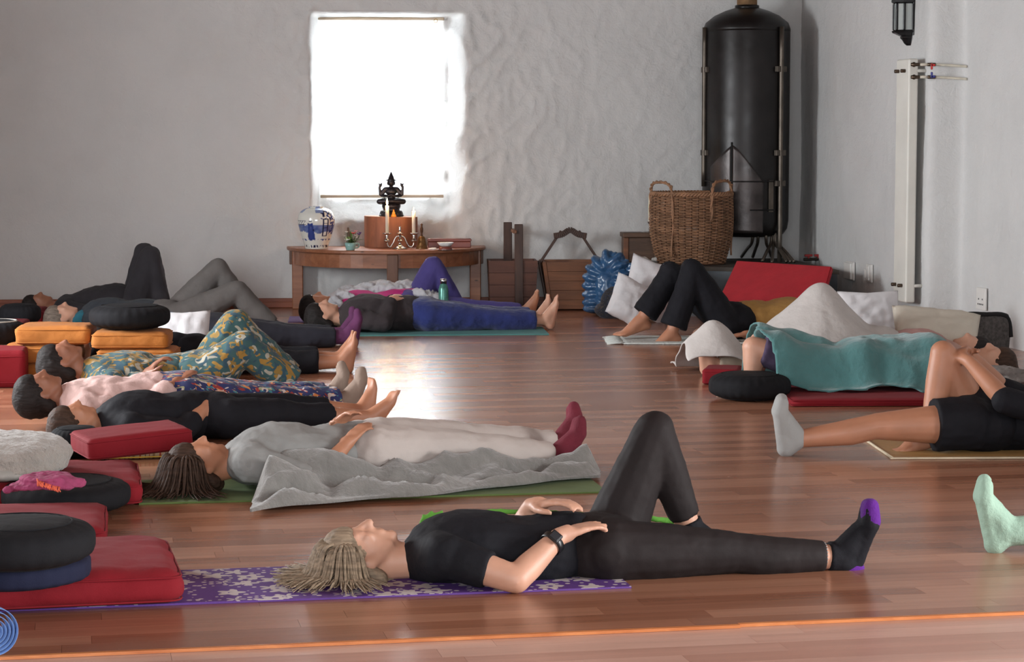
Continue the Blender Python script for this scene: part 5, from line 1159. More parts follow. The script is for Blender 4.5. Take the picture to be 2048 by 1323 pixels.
# ================================================================== people
def skin_mat(name, c):
    m, nt, b = nodes(name); co = coords(nt); n = N(nt, 'ShaderNodeTexNoise', Scale=9.0, Detail=5.0); nt.links.new(co, n.inputs['Vector'])
    nt.links.new(ramp(nt, n.outputs[0], [(.3, mul(c, .88)), (.7, mul(c, 1.08))]), b.inputs['Base Color']); b.inputs['Roughness'].default_value = .5
    b.inputs['Subsurface Weight'].default_value = .12; b.inputs['Subsurface Radius'].default_value = (.012, .005, .003)
    n2 = N(nt, 'ShaderNodeTexNoise', Scale=160.0); nt.links.new(co, n2.inputs['Vector']); bp = N(nt, 'ShaderNodeBump', Strength=.06, Distance=.003); nt.links.new(n2.outputs[0], bp.inputs['Height']); nt.links.new(bp.outputs[0], b.inputs['Normal']); return m
SK1, SK2, SK3 = skin_mat('skin_fair', srgb(200, 152, 128)), skin_mat('skin_tan', srgb(178, 124, 96)), skin_mat('skin_brown', srgb(146, 98, 76))
def hair_mat(name, c):
    m, nt, b = nodes(name); co = coords(nt, 'Object', (8, 90, 90)); n = N(nt, 'ShaderNodeTexNoise', Scale=1.0, Detail=6.0); nt.links.new(co, n.inputs['Vector'])
    nt.links.new(ramp(nt, n.outputs[0], [(.3, mul(c, .55)), (.7, mul(c, 1.35))]), b.inputs['Base Color']); b.inputs['Roughness'].default_value = .7; b.inputs['Specular IOR Level'].default_value = .25
    bp = N(nt, 'ShaderNodeBump', Strength=.7, Distance=.006); nt.links.new(n.outputs[0], bp.inputs['Height']); nt.links.new(bp.outputs[0], b.inputs['Normal']); return m
H_BLOND, H_BROWN, H_DARK, H_GREY = hair_mat('hair_ash', srgb(142, 124, 104)), hair_mat('hair_brown', srgb(64, 46, 36)), hair_mat('hair_dark', srgb(34, 29, 28)), hair_mat('hair_grey', srgb(120, 108, 98))
ZU = V((0, 0, 1))
class Person:
    """A reclining figure. a, b: floor points under head end and foot end; joints are then placed in vertical planes along that line."""
    def __init__(s, a, b, pelvis_px, scale=1.0, z=0.008):
        s.u = (b - a); s.u.z = 0; s.u.normalize(); n = V((s.u.y, -s.u.x, 0))
        if n.y > 0: n = -n
        s.n = n; s.s = scale; s.z = z
        d = ray(pelvis_px, 700); # point of the axis seen at that column
        # intersect axis line with vertical plane through camera and pixel column
        dx = V((d.x, d.y, 0)); t = (C0.x * dx.y - a.x * dx.y + a.y * dx.x - C0.y * dx.x) / (s.u.x * dx.y - s.u.y * dx.x) if abs(s.u.x * dx.y - s.u.y * dx.x) > 1e-9 else 0
        s.o = V((a.x + s.u.x * t, a.y + s.u.y * t, z))
        L = s.L; S = scale
        s.j = dict(head=L(-.705, 0, .105), neck=L(-.56, 0, .085), chest=L(-.37, 0, .118), belly=L(-.16, 0, .112), pelvis=L(0, 0, .108))
        for k, sg in (('N', 1), ('F', -1)):
            s.j['sh' + k] = L(-.475, sg * .175, .09); s.j['el' + k] = L(-.23, sg * .275, .055); s.j['wr' + k] = L(.0, sg * .27, .045)
            s.j['hip' + k] = L(.035, sg * .09, .098); s.j['kn' + k] = L(.455, sg * .105, .075); s.j['an' + k] = L(.855, sg * .105, .06)
        s.foot = {'N': None, 'F': None}; s.handd = {'N': None, 'F': None}; s.headc = -s.u; s.headf = ZU; s.curl = .35; s.bare = True; s.shod = ''
    def L(s, u, n, z): return s.o + s.u * u * s.s + s.n * n * s.s + ZU * z * s.s
    def J(s, px, py, off=0.0): return PL(px, py, s.o + s.n * off, s.n)
    def set(s, **kw):
        for k, v in kw.items(): s.j[k] = s.J(*v) if isinstance(v, tuple) else v
        return s
    # ---- pieces
    def torso(s, b, t=0.0, top=True, low=True):
        j, S = s.j, s.s; ax = (j['chest'] - j['pelvis']).normalized(); lat = s.n; R_ = Matrix((ax, lat, ax.cross(lat))).transposed()
        if R_.determinant() < 0: R_ = Matrix((ax, -lat, ax.cross(-lat))).transposed()
        if top:
            b.ell(j['chest'], ((.20) * S + t, .160 * S + t, .112 * S + t), R_); b.ell((j['chest'] + j['neck']) / 2 - ax * .02, (.11 * S + t, .150 * S + t, .085 * S + t), R_)
            b.cap(j['shN'], j['neck'].lerp(j['chest'], .25), .060 * S + t, .075 * S + t); b.cap(j['shF'], j['neck'].lerp(j['chest'], .25), .060 * S + t, .075 * S + t)
            b.ell(j['belly'], (.16 * S + t, .142 * S + t, .100 * S + t), R_); b.cap(j['belly'], j['pelvis'], .098 * S + t, .10 * S + t)
            for sg in (-1, 1): b.cap(j['belly'] + lat * sg * .05 * S, j['chest'] + lat * sg * .07 * S, .085 * S + t, .095 * S + t)
        if low:
            b.ell(j['pelvis'], (.145 * S + t, .168 * S + t, .105 * S + t), R_); b.cap(j['hipN'], j['hipF'], .096 * S + t)
            b.cap(j['belly'].lerp(j['pelvis'], .5), j['pelvis'], .10 * S + t); 
    def arm(s, b, k, t=0.0, upto=1.0, flat=False):
        j, S = s.j, s.s; a, e, w = j['sh' + k], j['el' + k], j['wr' + k]
        if upto <= 1.0: b.cap(a, a.lerp(e, upto), .056 * S + t, (.056 - .012 * upto) * S + t, flat='end' if upto < 1 else False); return
        b.cap(a, e, .056 * S + t, .043 * S + t); f = upto - 1; m = e.lerp(w, .3 * min(1, f / .3 if f < .3 else 1)); b.cap(e, m, .042 * S + t, .043 * S + t)
        if f > .3: b.cap(m, e.lerp(w, f), .043 * S + t, (.043 - .015 * f) * S + t, flat='end' if flat else False)
    def leg(s, b, k, t=0.0, upto=2.0, flat=False, flare=0.0):
        j, S = s.j, s.s; h, kn, an = j['hip' + k], j['kn' + k], j['an' + k]
        if upto <= 1: b.cap(h, h.lerp(kn, upto), .094 * S + t, (.094 - .034 * upto) * S + t + flare, flat='end'); return
        b.cap(h, h.lerp(kn, .35), .094 * S + t, .084 * S + t); b.cap(h.lerp(kn, .35), kn, .084 * S + t, .057 * S + t)
        f = upto - 1; sh = (an - kn).normalized(); fw = (kn - h).normalized(); back = (sh - fw).normalized() if (sh - fw).length > .4 else -ZU * .6
        c = kn.lerp(an, .32) + back * .012 * S; b.cap(kn, c, .055 * S + t, .057 * S + t)
        if f > .32: b.cap(c, kn.lerp(an, f), .057 * S + t, (.057 - .021 * (f - .32) / .68) * S + t + flare, flat='end' if flat else False)
    def footb(s, b, k, t=0.0, toes=True, cuff=0.0):
        j, S = s.j, s.s; an, kn = j['an' + k], j['kn' + k]; sh = (an - kn).normalized(); sg = 1 if k == 'N' else -1
        toe = s.foot[k]
        if toe is None: toe = (ZU * .95 + s.u * .12 + s.n * sg * .30).normalized()
        toe = toe.normalized(); sole = (sh - toe * sh.dot(toe)).normalized(); lat = toe.cross(sole).normalized()
        heel = an + sole * .040 * S - toe * .032 * S; b.cap(an, heel, .040 * S + t, .033 * S + t)
        ball = an + sole * .056 * S + toe * .125 * S; b.cap(an + toe * .01, ball, .040 * S + t, .026 * S + t); b.cap(heel, ball, .031 * S + t, .024 * S + t)
        for q in (-.022, .022): b.cap(an + sole * .045 * S + toe * .03 * S, ball + lat * q * S, .028 * S + t, .020 * S + t)
        tip = ball + toe * .05 * S - sole * .012 * S
        if toes:
            for q in range(5):
                o = (q - 2) * .0165; ln = (.058, .055, .050, .045, .038)[q] if (lat.dot(s.n) * sg > 0) == False else (.038, .045, .050, .055, .058)[q]
                bs = ball + lat * o * S; b.chain([bs, bs + toe * ln * .6 * S - sole * .006 * S, bs + toe * ln * S - sole * .002 * S], [.013 * S, .0105 * S, (.012 if ln > .056 else .0095) * S])
        else: b.cap(ball - lat * .015 * S, tip - lat * .010 * S, .026 * S + t, .019 * S + t); b.cap(ball + lat * .018 * S, tip + lat * .014 * S - toe * .008, .024 * S + t, .017 * S + t)
        if cuff > 0: b.cap(an, an.lerp(kn, cuff), .041 * S + t, (.040 + .02 * cuff) * S + t, flat='end')
    def hand(s, b, k, d=None, pn=None, curl=None, spread=.12):
        j, S = s.j, s.s; w = j['wr' + k]; d = (d or (w - j['el' + k])).normalized(); pn = (pn or -ZU); pn = (pn - d * pn.dot(d)).normalized(); lat = d.cross(pn).normalized(); c = s.curl if curl is None else curl
        if lat.dot(-s.u) < 0: lat = -lat                     # thumb side towards the head
        sg = 1
        b.cap(w, w + d * .03 * S, .027 * S, .028 * S)
        for q in range(4):
            o = (.027, .009, -.009, -.026)[q]; kn = w + d * (.088, .092, .088, .080)[q] * S + lat * o * S; b.cap(w + d * .02 * S + lat * o * .55 * S, kn, .0145 * S, .0115 * S)
            L_ = (.042, .047, .043, .034)[q]; dd = (d + lat * spread * (.8, .25, -.3, -.8)[q]).normalized(); p = kn; a = c * .5
            for ph, (l, r0, r1) in enumerate(((1.0, .0098, .009), (.62, .009, .0083), (.5, .0083, .0070))):
                dr = (dd * math.cos(a) + pn * math.sin(a)).normalized(); p2 = p + dr * L_ * l * S; b.cap(p, p2, r0 * S, r1 * S, seg=10); p = p2; a += c
        t0 = w + d * .022 * S + lat * .020 * S; t1 = t0 + (d * .6 + lat * .75 + pn * .25).normalized() * .045 * S; t2 = t1 + (d * .85 + lat * .45 + pn * .2).normalized() * .034 * S; t3 = t2 + (d * .95 + lat * .15 + pn * .25).normalized() * .027 * S
        b.chain([t0, t1, t2, t3], [.017 * S, .0125 * S, .011 * S, .0085 * S])
    def headb(s, b):
        S = s.s; c, f = s.headc.normalized(), s.headf; f = (f - c * f.dot(c)).normalized(); l = c.cross(f).normalized(); h = s.j['head']; R_ = Matrix((c, l, f)).transposed()
        if R_.determinant() < 0: l = -l; R_ = Matrix((c, l, f)).transposed()
        q = lambda cc, ll, ff: h + (c * cc + l * ll + f * ff) * S
        b.ell(q(.028, 0, -.012), (.088 * S, .074 * S, .094 * S), R_); b.ell(q(-.025, 0, .018), (.085 * S, .062 * S, .066 * S), R_); b.cap(q(-.075, 0, .03), q(-.092, 0, .058), .038 * S, .022 * S)
        for sg in (-1, 1):
            b.cap(q(-.03, sg * .052, -.005), q(-.078, sg * .03, .035), .024 * S, .022 * S); b.ell(q(-.018, sg * .036, .062), (.022 * S, .02 * S, .02 * S), R_); b.ell(q(.004, sg * .031, .074), (.011 * S, .016 * S, .012 * S), R_)
            b.ell(q(-.012, sg * .074, -.012), (.031 * S, .009 * S, .019 * S), R_); b.cap(q(.022, sg * .012, .083), q(.020, sg * .044, .072), .008 * S, .007 * S)
        b.cap(q(.012, 0, .084), q(-.026, 0, .104), .009 * S, .014 * S); b.cap(q(-.028, -.010, .092), q(-.028, .010, .092), .009 * S)
        b.cap(q(-.052, -.017, .078), q(-.052, .017, .078), .008 * S); b.cap(q(-.063, -.014, .077), q(-.063, .014, .077), .009 * S)
        b.cap(q(-.05, 0, -.02), s.j['neck'], .055 * S, .058 * S); s.hq = q; s.hR = R_
    def hairb(s, b, long=0.0, puffy=0.0):
        S = s.s; q, R_ = s.hq, s.hR; g = .009 + puffy
        b.ell(q(.036, 0, -.026), ((.088 + g) * S, (.074 + g) * S, (.094 + g) * S), R_); b.ell(q(.052, 0, .006), ((.066 + g) * S, (.066 + g) * S, (.078 + g) * S), R_)
        for sg in (-1, 1): b.cap(q(.05, sg * .062, .0), q(-.045, sg * .058, -.06), .022 * S, .03 * S)
        b.cap(q(.0, 0, -.085), q(-.07, 0, -.075), .045 * S, .035 * S)
    def strands(s, n, long, body, mat, r0=.0045):
        # locks of loose hair that fall from the scalp to the floor and spread out
        bm = bmesh.new(); rnd = random.Random(11); S = s.s; q = s.hq; low = s.z + .004; sgn_ = 1 if s.hR.col[1].dot(s.n) > 0 else -1
        for i in range(n):
            a = rnd.uniform(-1.75, 1.75); el = rnd.uniform(-.5, 1.0)
            st = q(.036 + .093 * math.cos(a) * math.cos(el * .6), .080 * math.sin(a), -.026 + .09 * math.sin(el)); out = (s.headc * (math.cos(a) * .9 + .15) + s.n * math.sin(a) * sgn_ * .75); out.normalize()
            side = s.n * rnd.uniform(-.25, .25); L_ = long * rnd.uniform(.6, 1.15)
            if abs(a) > 1.1: out = (out * .5 - s.headc * rnd.uniform(-.2, .8) + s.n * math.sin(a) * sgn_ * .5).normalized()
            p1 = st + out * .022 + ZU * -.01; p2 = st + out * .05 + side * .03; p2.z = max(low + .015, st.z - .075 - .02 * rnd.random()); p3 = st + out * (.06 + .10 * L_) + side * .12; p3.z = low + rnd.random() * .012; p4 = st + out * (.06 + .24 * L_) + side * .35; p4.z = low + rnd.random() * .006
            pts = smoothpts([st - out * .012, p1, p2, p3, p4], 4); m = len(pts); tube(bm, pts, [r0 * (1.25 - 1.0 * k / m) for k in range(m)], 5)
        link('loose_hair', bm, mat, body, kind='stuff')
    # ---- assemble
    def build(s, name, label, skin, vox=.009, top=None, pants=None, sock=None, hair=None, long=0, bare=True, arms=2.0, legs=2.0, loose=.014, loose_p=.016, flare=0.0, cuff=.3, hands=('N', 'F'), hand_kw={}, wr=.014, extra=None, pan_up=True, group=None, shirt_low=.4):
        b = Blob(); s.torso(b); s.headb(b)
        for k in 'NF':
            s.arm(b, k, 0, 2.0); s.leg(b, k, 0, 2.0); s.footb(b, k, 0, bare and not (k in s.shod))
            if k in hands: s.hand(b, k, **hand_kw.get(k, {}))
        body = link(name, b.mesh(name, vox, 3), skin, None, label, 'person', group)
        if top:
            b = Blob(); s.torso(b, loose, True, False); ax = (s.j['pelvis'] - s.j['belly'])
            b.cap(s.j['belly'], s.j['pelvis'] - ax * (1 - shirt_low) , .105 * s.s + loose, .108 * s.s + loose)
            for k in 'NF': s.arm(b, k, loose * .8, arms, True)
            link('shirt', b.mesh('shirt', vox, 3, wr, .07), top, body)
        if pants:
            b = Blob(); s.torso(b, loose_p, False, True)
            for k in 'NF': s.leg(b, k, loose_p, legs, True, flare)
            link('trousers', b.mesh('trousers', vox, 3, wr, .09), pants, body)
        if sock:
            for k in 'NF':
                b = Blob(); s.footb(b, k, .006, False, cuff); link('sock', b.mesh('sock', vox * .75, 2, .004, .03), sock, body)
        if hair:
            b = Blob(); s.hairb(b, long); link('hair', b.mesh('hair', vox * .8, 3, .006, .015), hair, body)
            if long: s.strands(420 if vox < .008 else 260, long, body, hair)
        if extra: extra(s, body)
        s.body = body; return s
fl = lambda *q: F(*q)
# ---------------- 1 foreground: black top and leggings, purple socks
T_BLACK = cloth('black_jersey', srgb(24, 24, 29), .8, 6, .2, .3, 500, 0); T_LEG = cloth('dark_leggings', srgb(34, 28, 28), .7, 6, .15, .15, 600, 0)
P1 = Person(fl(700, 1163), fl(1700, 1122), 1195, 1.0, .012)
P1.set(head=(722, 1112), neck=(822, 1118), chest=(945, 1098), belly=(1080, 1100), pelvis=(1195, 1096), shN=(893, 1112, .17), elN=(1032, 1158, .27), wrN=(1118, 1072, .17), shF=(893, 1090, -.17), elF=(1010, 1112, -.24), wrF=(1062, 1012, -.06),
       hipN=(1218, 1102, .09), knN=(1465, 1104, .105), anN=(1682, 1113, .11), hipF=(1222, 1082, -.09), knF=(1308, 862, -.10), anF=(1382, 1066, -.10))
P1.foot['F'] = P1.u * 1 - ZU * .06 + P1.n * .1; P1.foot['N'] = (ZU * 1 + P1.u * .22 + P1.n * .18)
def p1x(s, body):
    S = s.s
    # striped purple patches of the socks
    m = cloth('purple_knit', srgb(84, 30, 120), .85, 20, .15, .3)
    for k in 'NF':
        an, kn = s.j['an' + k], s.j['kn' + k]; sh = (an - kn).normalized(); toe = s.foot[k].normalized(); sole = (sh - toe * sh.dot(toe)).normalized(); lat = toe.cross(sole)
        b = Blob(); ball = an + sole * .056 + toe * .135; b.cap(ball - lat * .012, ball + toe * .045 - sole * .012 - lat * .008, .033, .027); b.cap(ball + lat * .014, ball + toe * .04 - sole * .012 + lat * .012, .031, .0245)
        link('sock_toe', b.mesh('sock_toe', .006, 2), m, body)
        b = Blob(); b.cap(an + sole * .03 - toe * .028, an + sole * .044 - toe * .034, .043, .044); link('sock_heel', b.mesh('sock_heel', .006, 2), m, body)
    # wrist watch
    w, e = s.j['wrN'], s.j['elN']; d = (w - e).normalized(); p = w - d * .035; mk = plain('watch_black', srgb(20, 20, 22), .35, 0, .5); x = d.cross(ZU).normalized(); y = d.cross(x)
    r = empty('wristwatch', p, 0); r.parent = body; bm = bmesh.new()
    ring = [(x * math.cos(a) + y * math.sin(a)) * .036 for a in [2 * math.pi * i / 32 for i in range(33)]]
    rows = [[bm.verts.new(v * kq + d * o) for v in ring[:-1]] for kq, o in ((1, -.012), (1.06, -.011), (1.06, .011), (1, .012))]
    for a_, b_ in zip(rows, rows[1:]):
        for i in range(32): bm.faces.new((a_[i], a_[(i + 1) % 32], b_[(i + 1) % 32], b_[i]))
    link('strap', bm, mk, r); f = (V((-.1, -1, .35)) - d * V((-.1, -1, .35)).dot(d)).normalized(); bm = bmesh.new(); box(bm, f * .041, (.034, .036, .010), Matrix((d, f.cross(d), f)).transposed(), .003, 2); link('case', bm, mk, r, smooth=False)
    bm = bmesh.new(); box(bm, f * .0465, (.026, .028, .002), Matrix((d, f.cross(d), f)).transposed(), .001); link('dial', bm, plain('watch_glass', srgb(44, 46, 50), .1), r, smooth=False)
    # anklet
    an, kn = s.j['anN'], s.j['knN']; d = (kn - an).normalized(); x = d.cross(ZU).normalized(); y = d.cross(x); p = an + d * .06; bm = bmesh.new()
    for i in range(26): a = 2 * math.pi * i / 26; bmesh.ops.create_uvsphere(bm, u_segments=6, v_segments=5, radius=.0036, matrix=Matrix.Translation(p + (x * math.cos(a) + y * math.sin(a)) * .0425))
    link('anklet', bm, plain('silver_beads', srgb(150, 150, 150), .3, .8), body)
P1.build('person', 'person in black top and leggings on the purple mat, one knee raised', SK1, .0075, T_BLACK, T_LEG, T_BLACK, H_BLOND, .30, False, .62, 1.84, .012, .008, 0, .12, hand_kw={'N': dict(d=(P1.J(1205, 1040, .12) - P1.j['wrN']), curl=.22, spread=.2), 'F': dict(d=(P1.J(1150, 996, .04) - P1.j['wrF']), curl=.35)}, wr=.010, extra=p1x, shirt_low=.55)
# green cloth she lies on
def sheet(name, label, mat, pts_fn, nu, nv, th, cat, parent=None):
    vs = []; fs = []
    for i in range(nu + 1):
        for j in range(nv + 1): vs.append(pts_fn(i / nu, j / nv))
    for i in range(nu):
        for j in range(nv): a = i * (nv + 1) + j; fs.append((a, a + nv + 1, a + nv + 2, a + 1))
    o = link(name, pyd(name, vs, fs), mat, parent, label, cat); md = o.modifiers.new('t', 'SOLIDIFY'); md.thickness = th; md.offset = 1; return o
M_LIME = cloth('lime_scarf', srgb(96, 158, 62), .85, 10, .2, .3)
def scarf():
    b = Blob(); pts = [P1.J(x, y, -.2) for x, y in ((838, 1064), (848, 1038), (868, 1030), (896, 1034))]; b.chain(smoothpts(pts, 5), [.009] * 16)
    for q in ((846, 1030), (862, 1022), (884, 1022)): b.cap(P1.J(856, 1040, -.19), P1.J(*q, -.2), .009, .005)
    b.cap(P1.J(838, 1064, -.2), V((P1.J(838, 1064, -.2).x, P1.J(838, 1064, -.2).y, .02)), .012, .02)
    b.chain([P1.J(900, 1036, -.2), P1.J(985, 1022, -.22), P1.J(1120, 1026, -.22), P1.J(1290, 1034, -.22), P1.J(1395, 1050, -.22)], [.008, .009, .009, .010, .011]); b.chain([P1.J(1392, 1048, -.22), P1.J(1402, 1084, -.22)], [.014, .008])
    for x in (985, 1120, 1290, 1390): q = P1.J(x, 1040, -.22); b.cap(q, V((q.x, q.y, .02)), .009, .016)
    link('lime_scarf', b.mesh('lime_scarf', .005, 2, .006, .03), M_LIME, None, 'lime green scarf bunched beside the foreground person in black', 'scarf')
scarf()
# ---------------- 2 grey t-shirt, pale trousers, burgundy socks
P2 = Person(fl(400, 985), fl(1120, 935), 735, .98, .010)
P2.set(head=(396, 930), neck=(470, 925), shN=(505, 925, .17), elN=(628, 962, .25), wrN=(688, 893, .18), elF=(612, 905, -.25), wrF=(672, 850, -.04), anN=(1112, 915, .11), knN=(925, 898, .11), anF=(1120, 890, -.11), knF=(928, 880, -.11), hipN=(752, 905, .09), hipF=(752, 890, -.09))
P2.foot['N'] = ZU + P2.u * .35 + P2.n * .1; P2.foot['F'] = ZU + P2.u * .25 - P2.n * .3
P2.build('person', 'person in grey t-shirt and pale trousers with burgundy socks on the green mat', SK2, .009, cloth('grey_tshirt', srgb(136, 136, 134), .9, 7, .1, .3), cloth('pale_trousers', srgb(188, 178, 172), .85, 6, .08, .3), cloth('burgundy_knit', srgb(104, 38, 50), .9, 12, .15, .3), H_BROWN, .28, False, 1.15, 1.93, .018, .022, .006, .22, hand_kw={'N': dict(curl=.3), 'F': dict(curl=.3)}, wr=.018, shirt_low=.95)
# grey blanket pushed aside
M_GBL = cloth('grey_plush', srgb(116, 114, 110), 1.0, 9, .22, .7, 260, .5)
def grey_blanket():
    a, b = fl(500, 1033), fl(1200, 962); far = fl(520, 985), fl(1195, 945)
    def f(i, j):
        x = i; near = a.lerp(b, x); fr = far[0].lerp(far[1], x); w = .10 * math.sin(x * 9) * (1 - x) + .03 * math.sin(x * 23)
        p = near.lerp(fr, j) + V((0, w * (1 - j), 0)) * .5
        h = .0 + .055 * math.exp(-((j - .45 - .2 * math.sin(x * 5)) / .22) ** 2) * (1 - .55 * x) * (.75 + .35 * math.sin(x * 11 + 1)) + .055 * math.exp(-((j - .8 + .2 * x) / .16) ** 2) + .022 * math.sin(j * 14 + x * 18) * (1 - .5 * x) + .03 * noise.noise(V((x * 7, j * 3, 2)))
        h += .045 * (1 - abs(noise.noise(V((x * 5 + j * 1.5, j * 3.2 - x * 1.5, 6.0)))) * 3.0) * (.4 + .6 * (1 - x)) ; h += .012 * noise.noise(V((x * 22, j * 9, 3)))
        h += .02 * math.exp(-((x - .96) / .05) ** 2) * math.exp(-((j - .5) / .4) ** 2) + .05 * math.exp(-((x - .08) / .06) ** 2) * math.exp(-((j - .6) / .3) ** 2)
        e = min(1, min(i, 1 - i) * 25) * min(1, j * 12) * min(1, (1 - j) * 12); return (p.x, p.y, .013 + max(.0, h) * e + .004)
    sheet('plush_blanket', 'long rumpled grey plush blanket on the floor', M_GBL, f, 150, 40, .010, 'blanket')
grey_blanket()
# ---------------- 3 black leggings with bare shins, beside the red bolster
P3 = Person(fl(130, 896), fl(765, 851), 425, .92, .006)
P3.set(elN=P3.L(-.24, .22, .07), wrN=P3.L(-.06, .08, .17), anN=(742, 835, .10), knN=(575, 826, .11), knF=(575, 812, -.11))
P3.foot['N'] = ZU + P3.u * .55 + P3.n * .1; P3.foot['F'] = ZU + P3.u * .15 - P3.n * .3
P3.build('person', 'person in black cropped leggings with bare shins behind the red bolster', SK2, .010, T_BLACK, T_BLACK, None, H_BROWN, 0, True, 1.3, 1.52, .016, .010, 0, wr=.014)
# ---------------- 4 pink jumper, blue printed trousers
M_BLUEP = leaf_print('blue_toy_print', srgb(30, 38, 86), [srgb(140, 42, 38), srgb(150, 148, 110), srgb(56, 120, 130), srgb(190, 176, 168), srgb(196, 120, 60)], 17, .56, 1.0)
M_TEALP = leaf_print('teal_leaf_print', srgb(50, 84, 86), [srgb(148, 112, 46), srgb(158, 154, 140), srgb(132, 104, 46), srgb(40, 70, 84)], 8.5, .49, 2.0)
P4 = Person(fl(120, 853), fl(720, 823), 350, .95, .006)
P4.set(head=(78, 785), neck=(128, 800), chest=(212, 806), elN=P4.L(-.24, .24, .07), wrN=P4.L(-.04, .12, .19))
P4.foot['N'] = ZU + P4.u * .25
P4.build('person', 'person in a pink jumper and blue printed trousers lying at the left', SK3, .010, cloth('pink_jumper', srgb(204, 172, 166), .9, 8, .1, .4), M_BLUEP, cloth('taupe_knit', srgb(140, 122, 110), .9, 12, .1, .2), H_DARK, 0, False, 1.9, 1.9, .026, .034, .01, .25, wr=.024,
         extra=lambda s, body: [link('cuff', Blob().cap(s.j['an' + k].lerp(s.j['kn' + k], .22), s.j['an' + k].lerp(s.j['kn' + k], .08), .068, .064, flat=True).mesh('cuff', .008, 2), cloth('red_rib', srgb(150, 36, 40), .9), body) for k in 'NF'])
# ---------------- 5 teal leaf printed clothes, raised knee
P5 = Person(fl(140, 800), fl(640, 786), 398, .98, .006)
P5.set(head=(122, 722), neck=(172, 745), chest=(255, 752), belly=(330, 756), knF=(470, 650, -.08), anF=(598, 770, -.08), hipF=(410, 752, -.09), knN=(486, 690, .1), anN=(600, 778, .1), elN=(255, 785, .26), wrN=(290, 752, .17))
for k in 'NF': P5.foot[k] = P5.u * 1 - ZU * .15
P5.build('person', 'person in teal and yellow leaf printed clothes with raised knees', SK3, .010, M_TEALP, M_TEALP, None, H_DARK, 0, True, 1.8, 1.86, .024, .030, .014, hand_kw={'N': dict(d=ZU * .6 + P5.u * .5, curl=.6)}, wr=.022)
# ---------------- 6 bare foot behind
P6 = Person(fl(180, 748), fl(700, 742), 388, .98, .006)
P6.foot['N'] = ZU + P6.u * .12
P6.build('person', 'person in black cropped trousers and bare feet behind the orange cushions', SK2, .011, T_BLACK, T_BLACK, None, H_DARK, 0, True, 1.8, 1.66, .016, .014, .01)
# ---------------- 7 purple socks
P7 = Person(fl(200, 700), fl(690, 691), 432, .97, .006)
P7.foot['N'] = ZU + P7.u * .12
P7.build('person', 'person in a blue jacket and dark trousers with purple socks', SK1, .011, cloth('blue_fleece', srgb(38, 78, 122), .9, 8, .15, .3), cloth('charcoal_trousers', srgb(38, 38, 46), .85, 6, .15, .2), cloth('plum_knit', srgb(92, 50, 84), .9, 12, .12, .25), H_DARK, 0, False, 1.9, 1.80, .02, .018, .004, .34)
# ---------------- 8 face up near the wall, teal scarf, grey knees raised
P8 = Person(fl(110, 668), fl(560, 662), 330, .98, .006)
P8.set(knN=(474, 582, .1), anN=(548, 652, .1), knF=(436, 538, -.1), anF=(512, 640, -.1), hipN=(352, 640, .09), hipF=(350, 632, -.09))
for k in 'NF': P8.foot[k] = P8.u * 1 - ZU * .1
P8.build('person', 'person near the back wall with teal scarf and raised grey knees', SK1, .011, cloth('slate_top', srgb(52, 56, 62), .9), cloth('grey_trousers', srgb(98, 94, 92), .9, 6, .1, .3), cloth('grey_sock', srgb(90, 88, 90), .9), H_GREY, 0, False, 1.9, 1.95, .018, .02, .004, .3,
         extra=lambda s, body: link('scarf', Blob().cap(s.j['neck'] + s.n * .07, s.j['neck'] - s.n * .07, .07).cap(s.j['neck'] + s.n * .05 + ZU * .03, s.j['chest'] + ZU * .08, .05, .04).mesh('scarf', .01, 3, .02, .03), cloth('teal_scarf', srgb(46, 102, 118), .9, 12, .2), body))
# ---------------- 9 dark figure by the skirting
P9 = Person(fl(120, 641), fl(400, 640), 262, .95, .006)
P9.set(chest=(205, 608), knN=(300, 512, .07), anN=(330, 628, .09), knF=(288, 506, -.09), anF=(322, 622, -.1), hipN=(272, 610, .09), hipF=(272, 606, -.09), belly=(232, 600))
for k in 'NF': P9.foot[k] = P9.u * 1 - ZU * .1
P9.build('person', 'dark clothed person lying along the back wall skirting, knees drawn up', SK3, .011, cloth('charcoal_top', srgb(48, 46, 50), .9), cloth('charcoal_pants', srgb(50, 48, 52), .9), None, H_DARK, 0, True, 1.9, 1.9, .03, .024)
# ---------------- 10 charcoal sweatshirt, blue trousers
P10 = Person(fl(660, 664), fl(1080, 657), 846, .99, .012)
P10.set(elN=(768, 646, .24), wrN=(784, 597, .09), elF=(765, 628, -.22), wrF=(790, 595, -.03))
P10.foot['N'] = ZU + P10.u * .15
M_BLUET = cloth('blue_velvet', srgb(32, 42, 98), .8, 10, .25, .35, 300, .2)
P10.build('person', 'person in charcoal sweatshirt and blue trousers on the teal mat, hands on belly', SK1, .011, cloth('charcoal_sweat', srgb(56, 50, 52), .85, 7, .15, .3), M_BLUET, None, H_DARK, 0, True, 1.9, 1.82, .022, .022, .006, hand_kw={'N': dict(d=P10.u * .9 - P10.n * .45 - ZU * .05, curl=.25), 'F': dict(d=P10.u * .9 + P10.n * .4, curl=.3)}, wr=.02)
# ---------------- 11 pink top under pale blanket, violet knee raised
P11 = Person(fl(640, 644), fl(1050, 638), 822, .98, .010)
P11.set(chest=(715, 618), belly=(775, 616), knF=(866, 532, -.08), anF=(925, 625, -.08), hipF=(830, 615, -.09))
P11.foot['F'] = P11.u * 1 - ZU * .1
P11.build('person', 'person in a pink top by the altar table, one violet knee raised', SK2, .011, cloth('magenta_top', srgb(176, 30, 110), .85, 6, .1, .2), cloth('violet_trousers', srgb(74, 66, 124), .85, 6, .12, .2), None, H_DARK, 0, True, 1.9, 1.9, .03, .02)
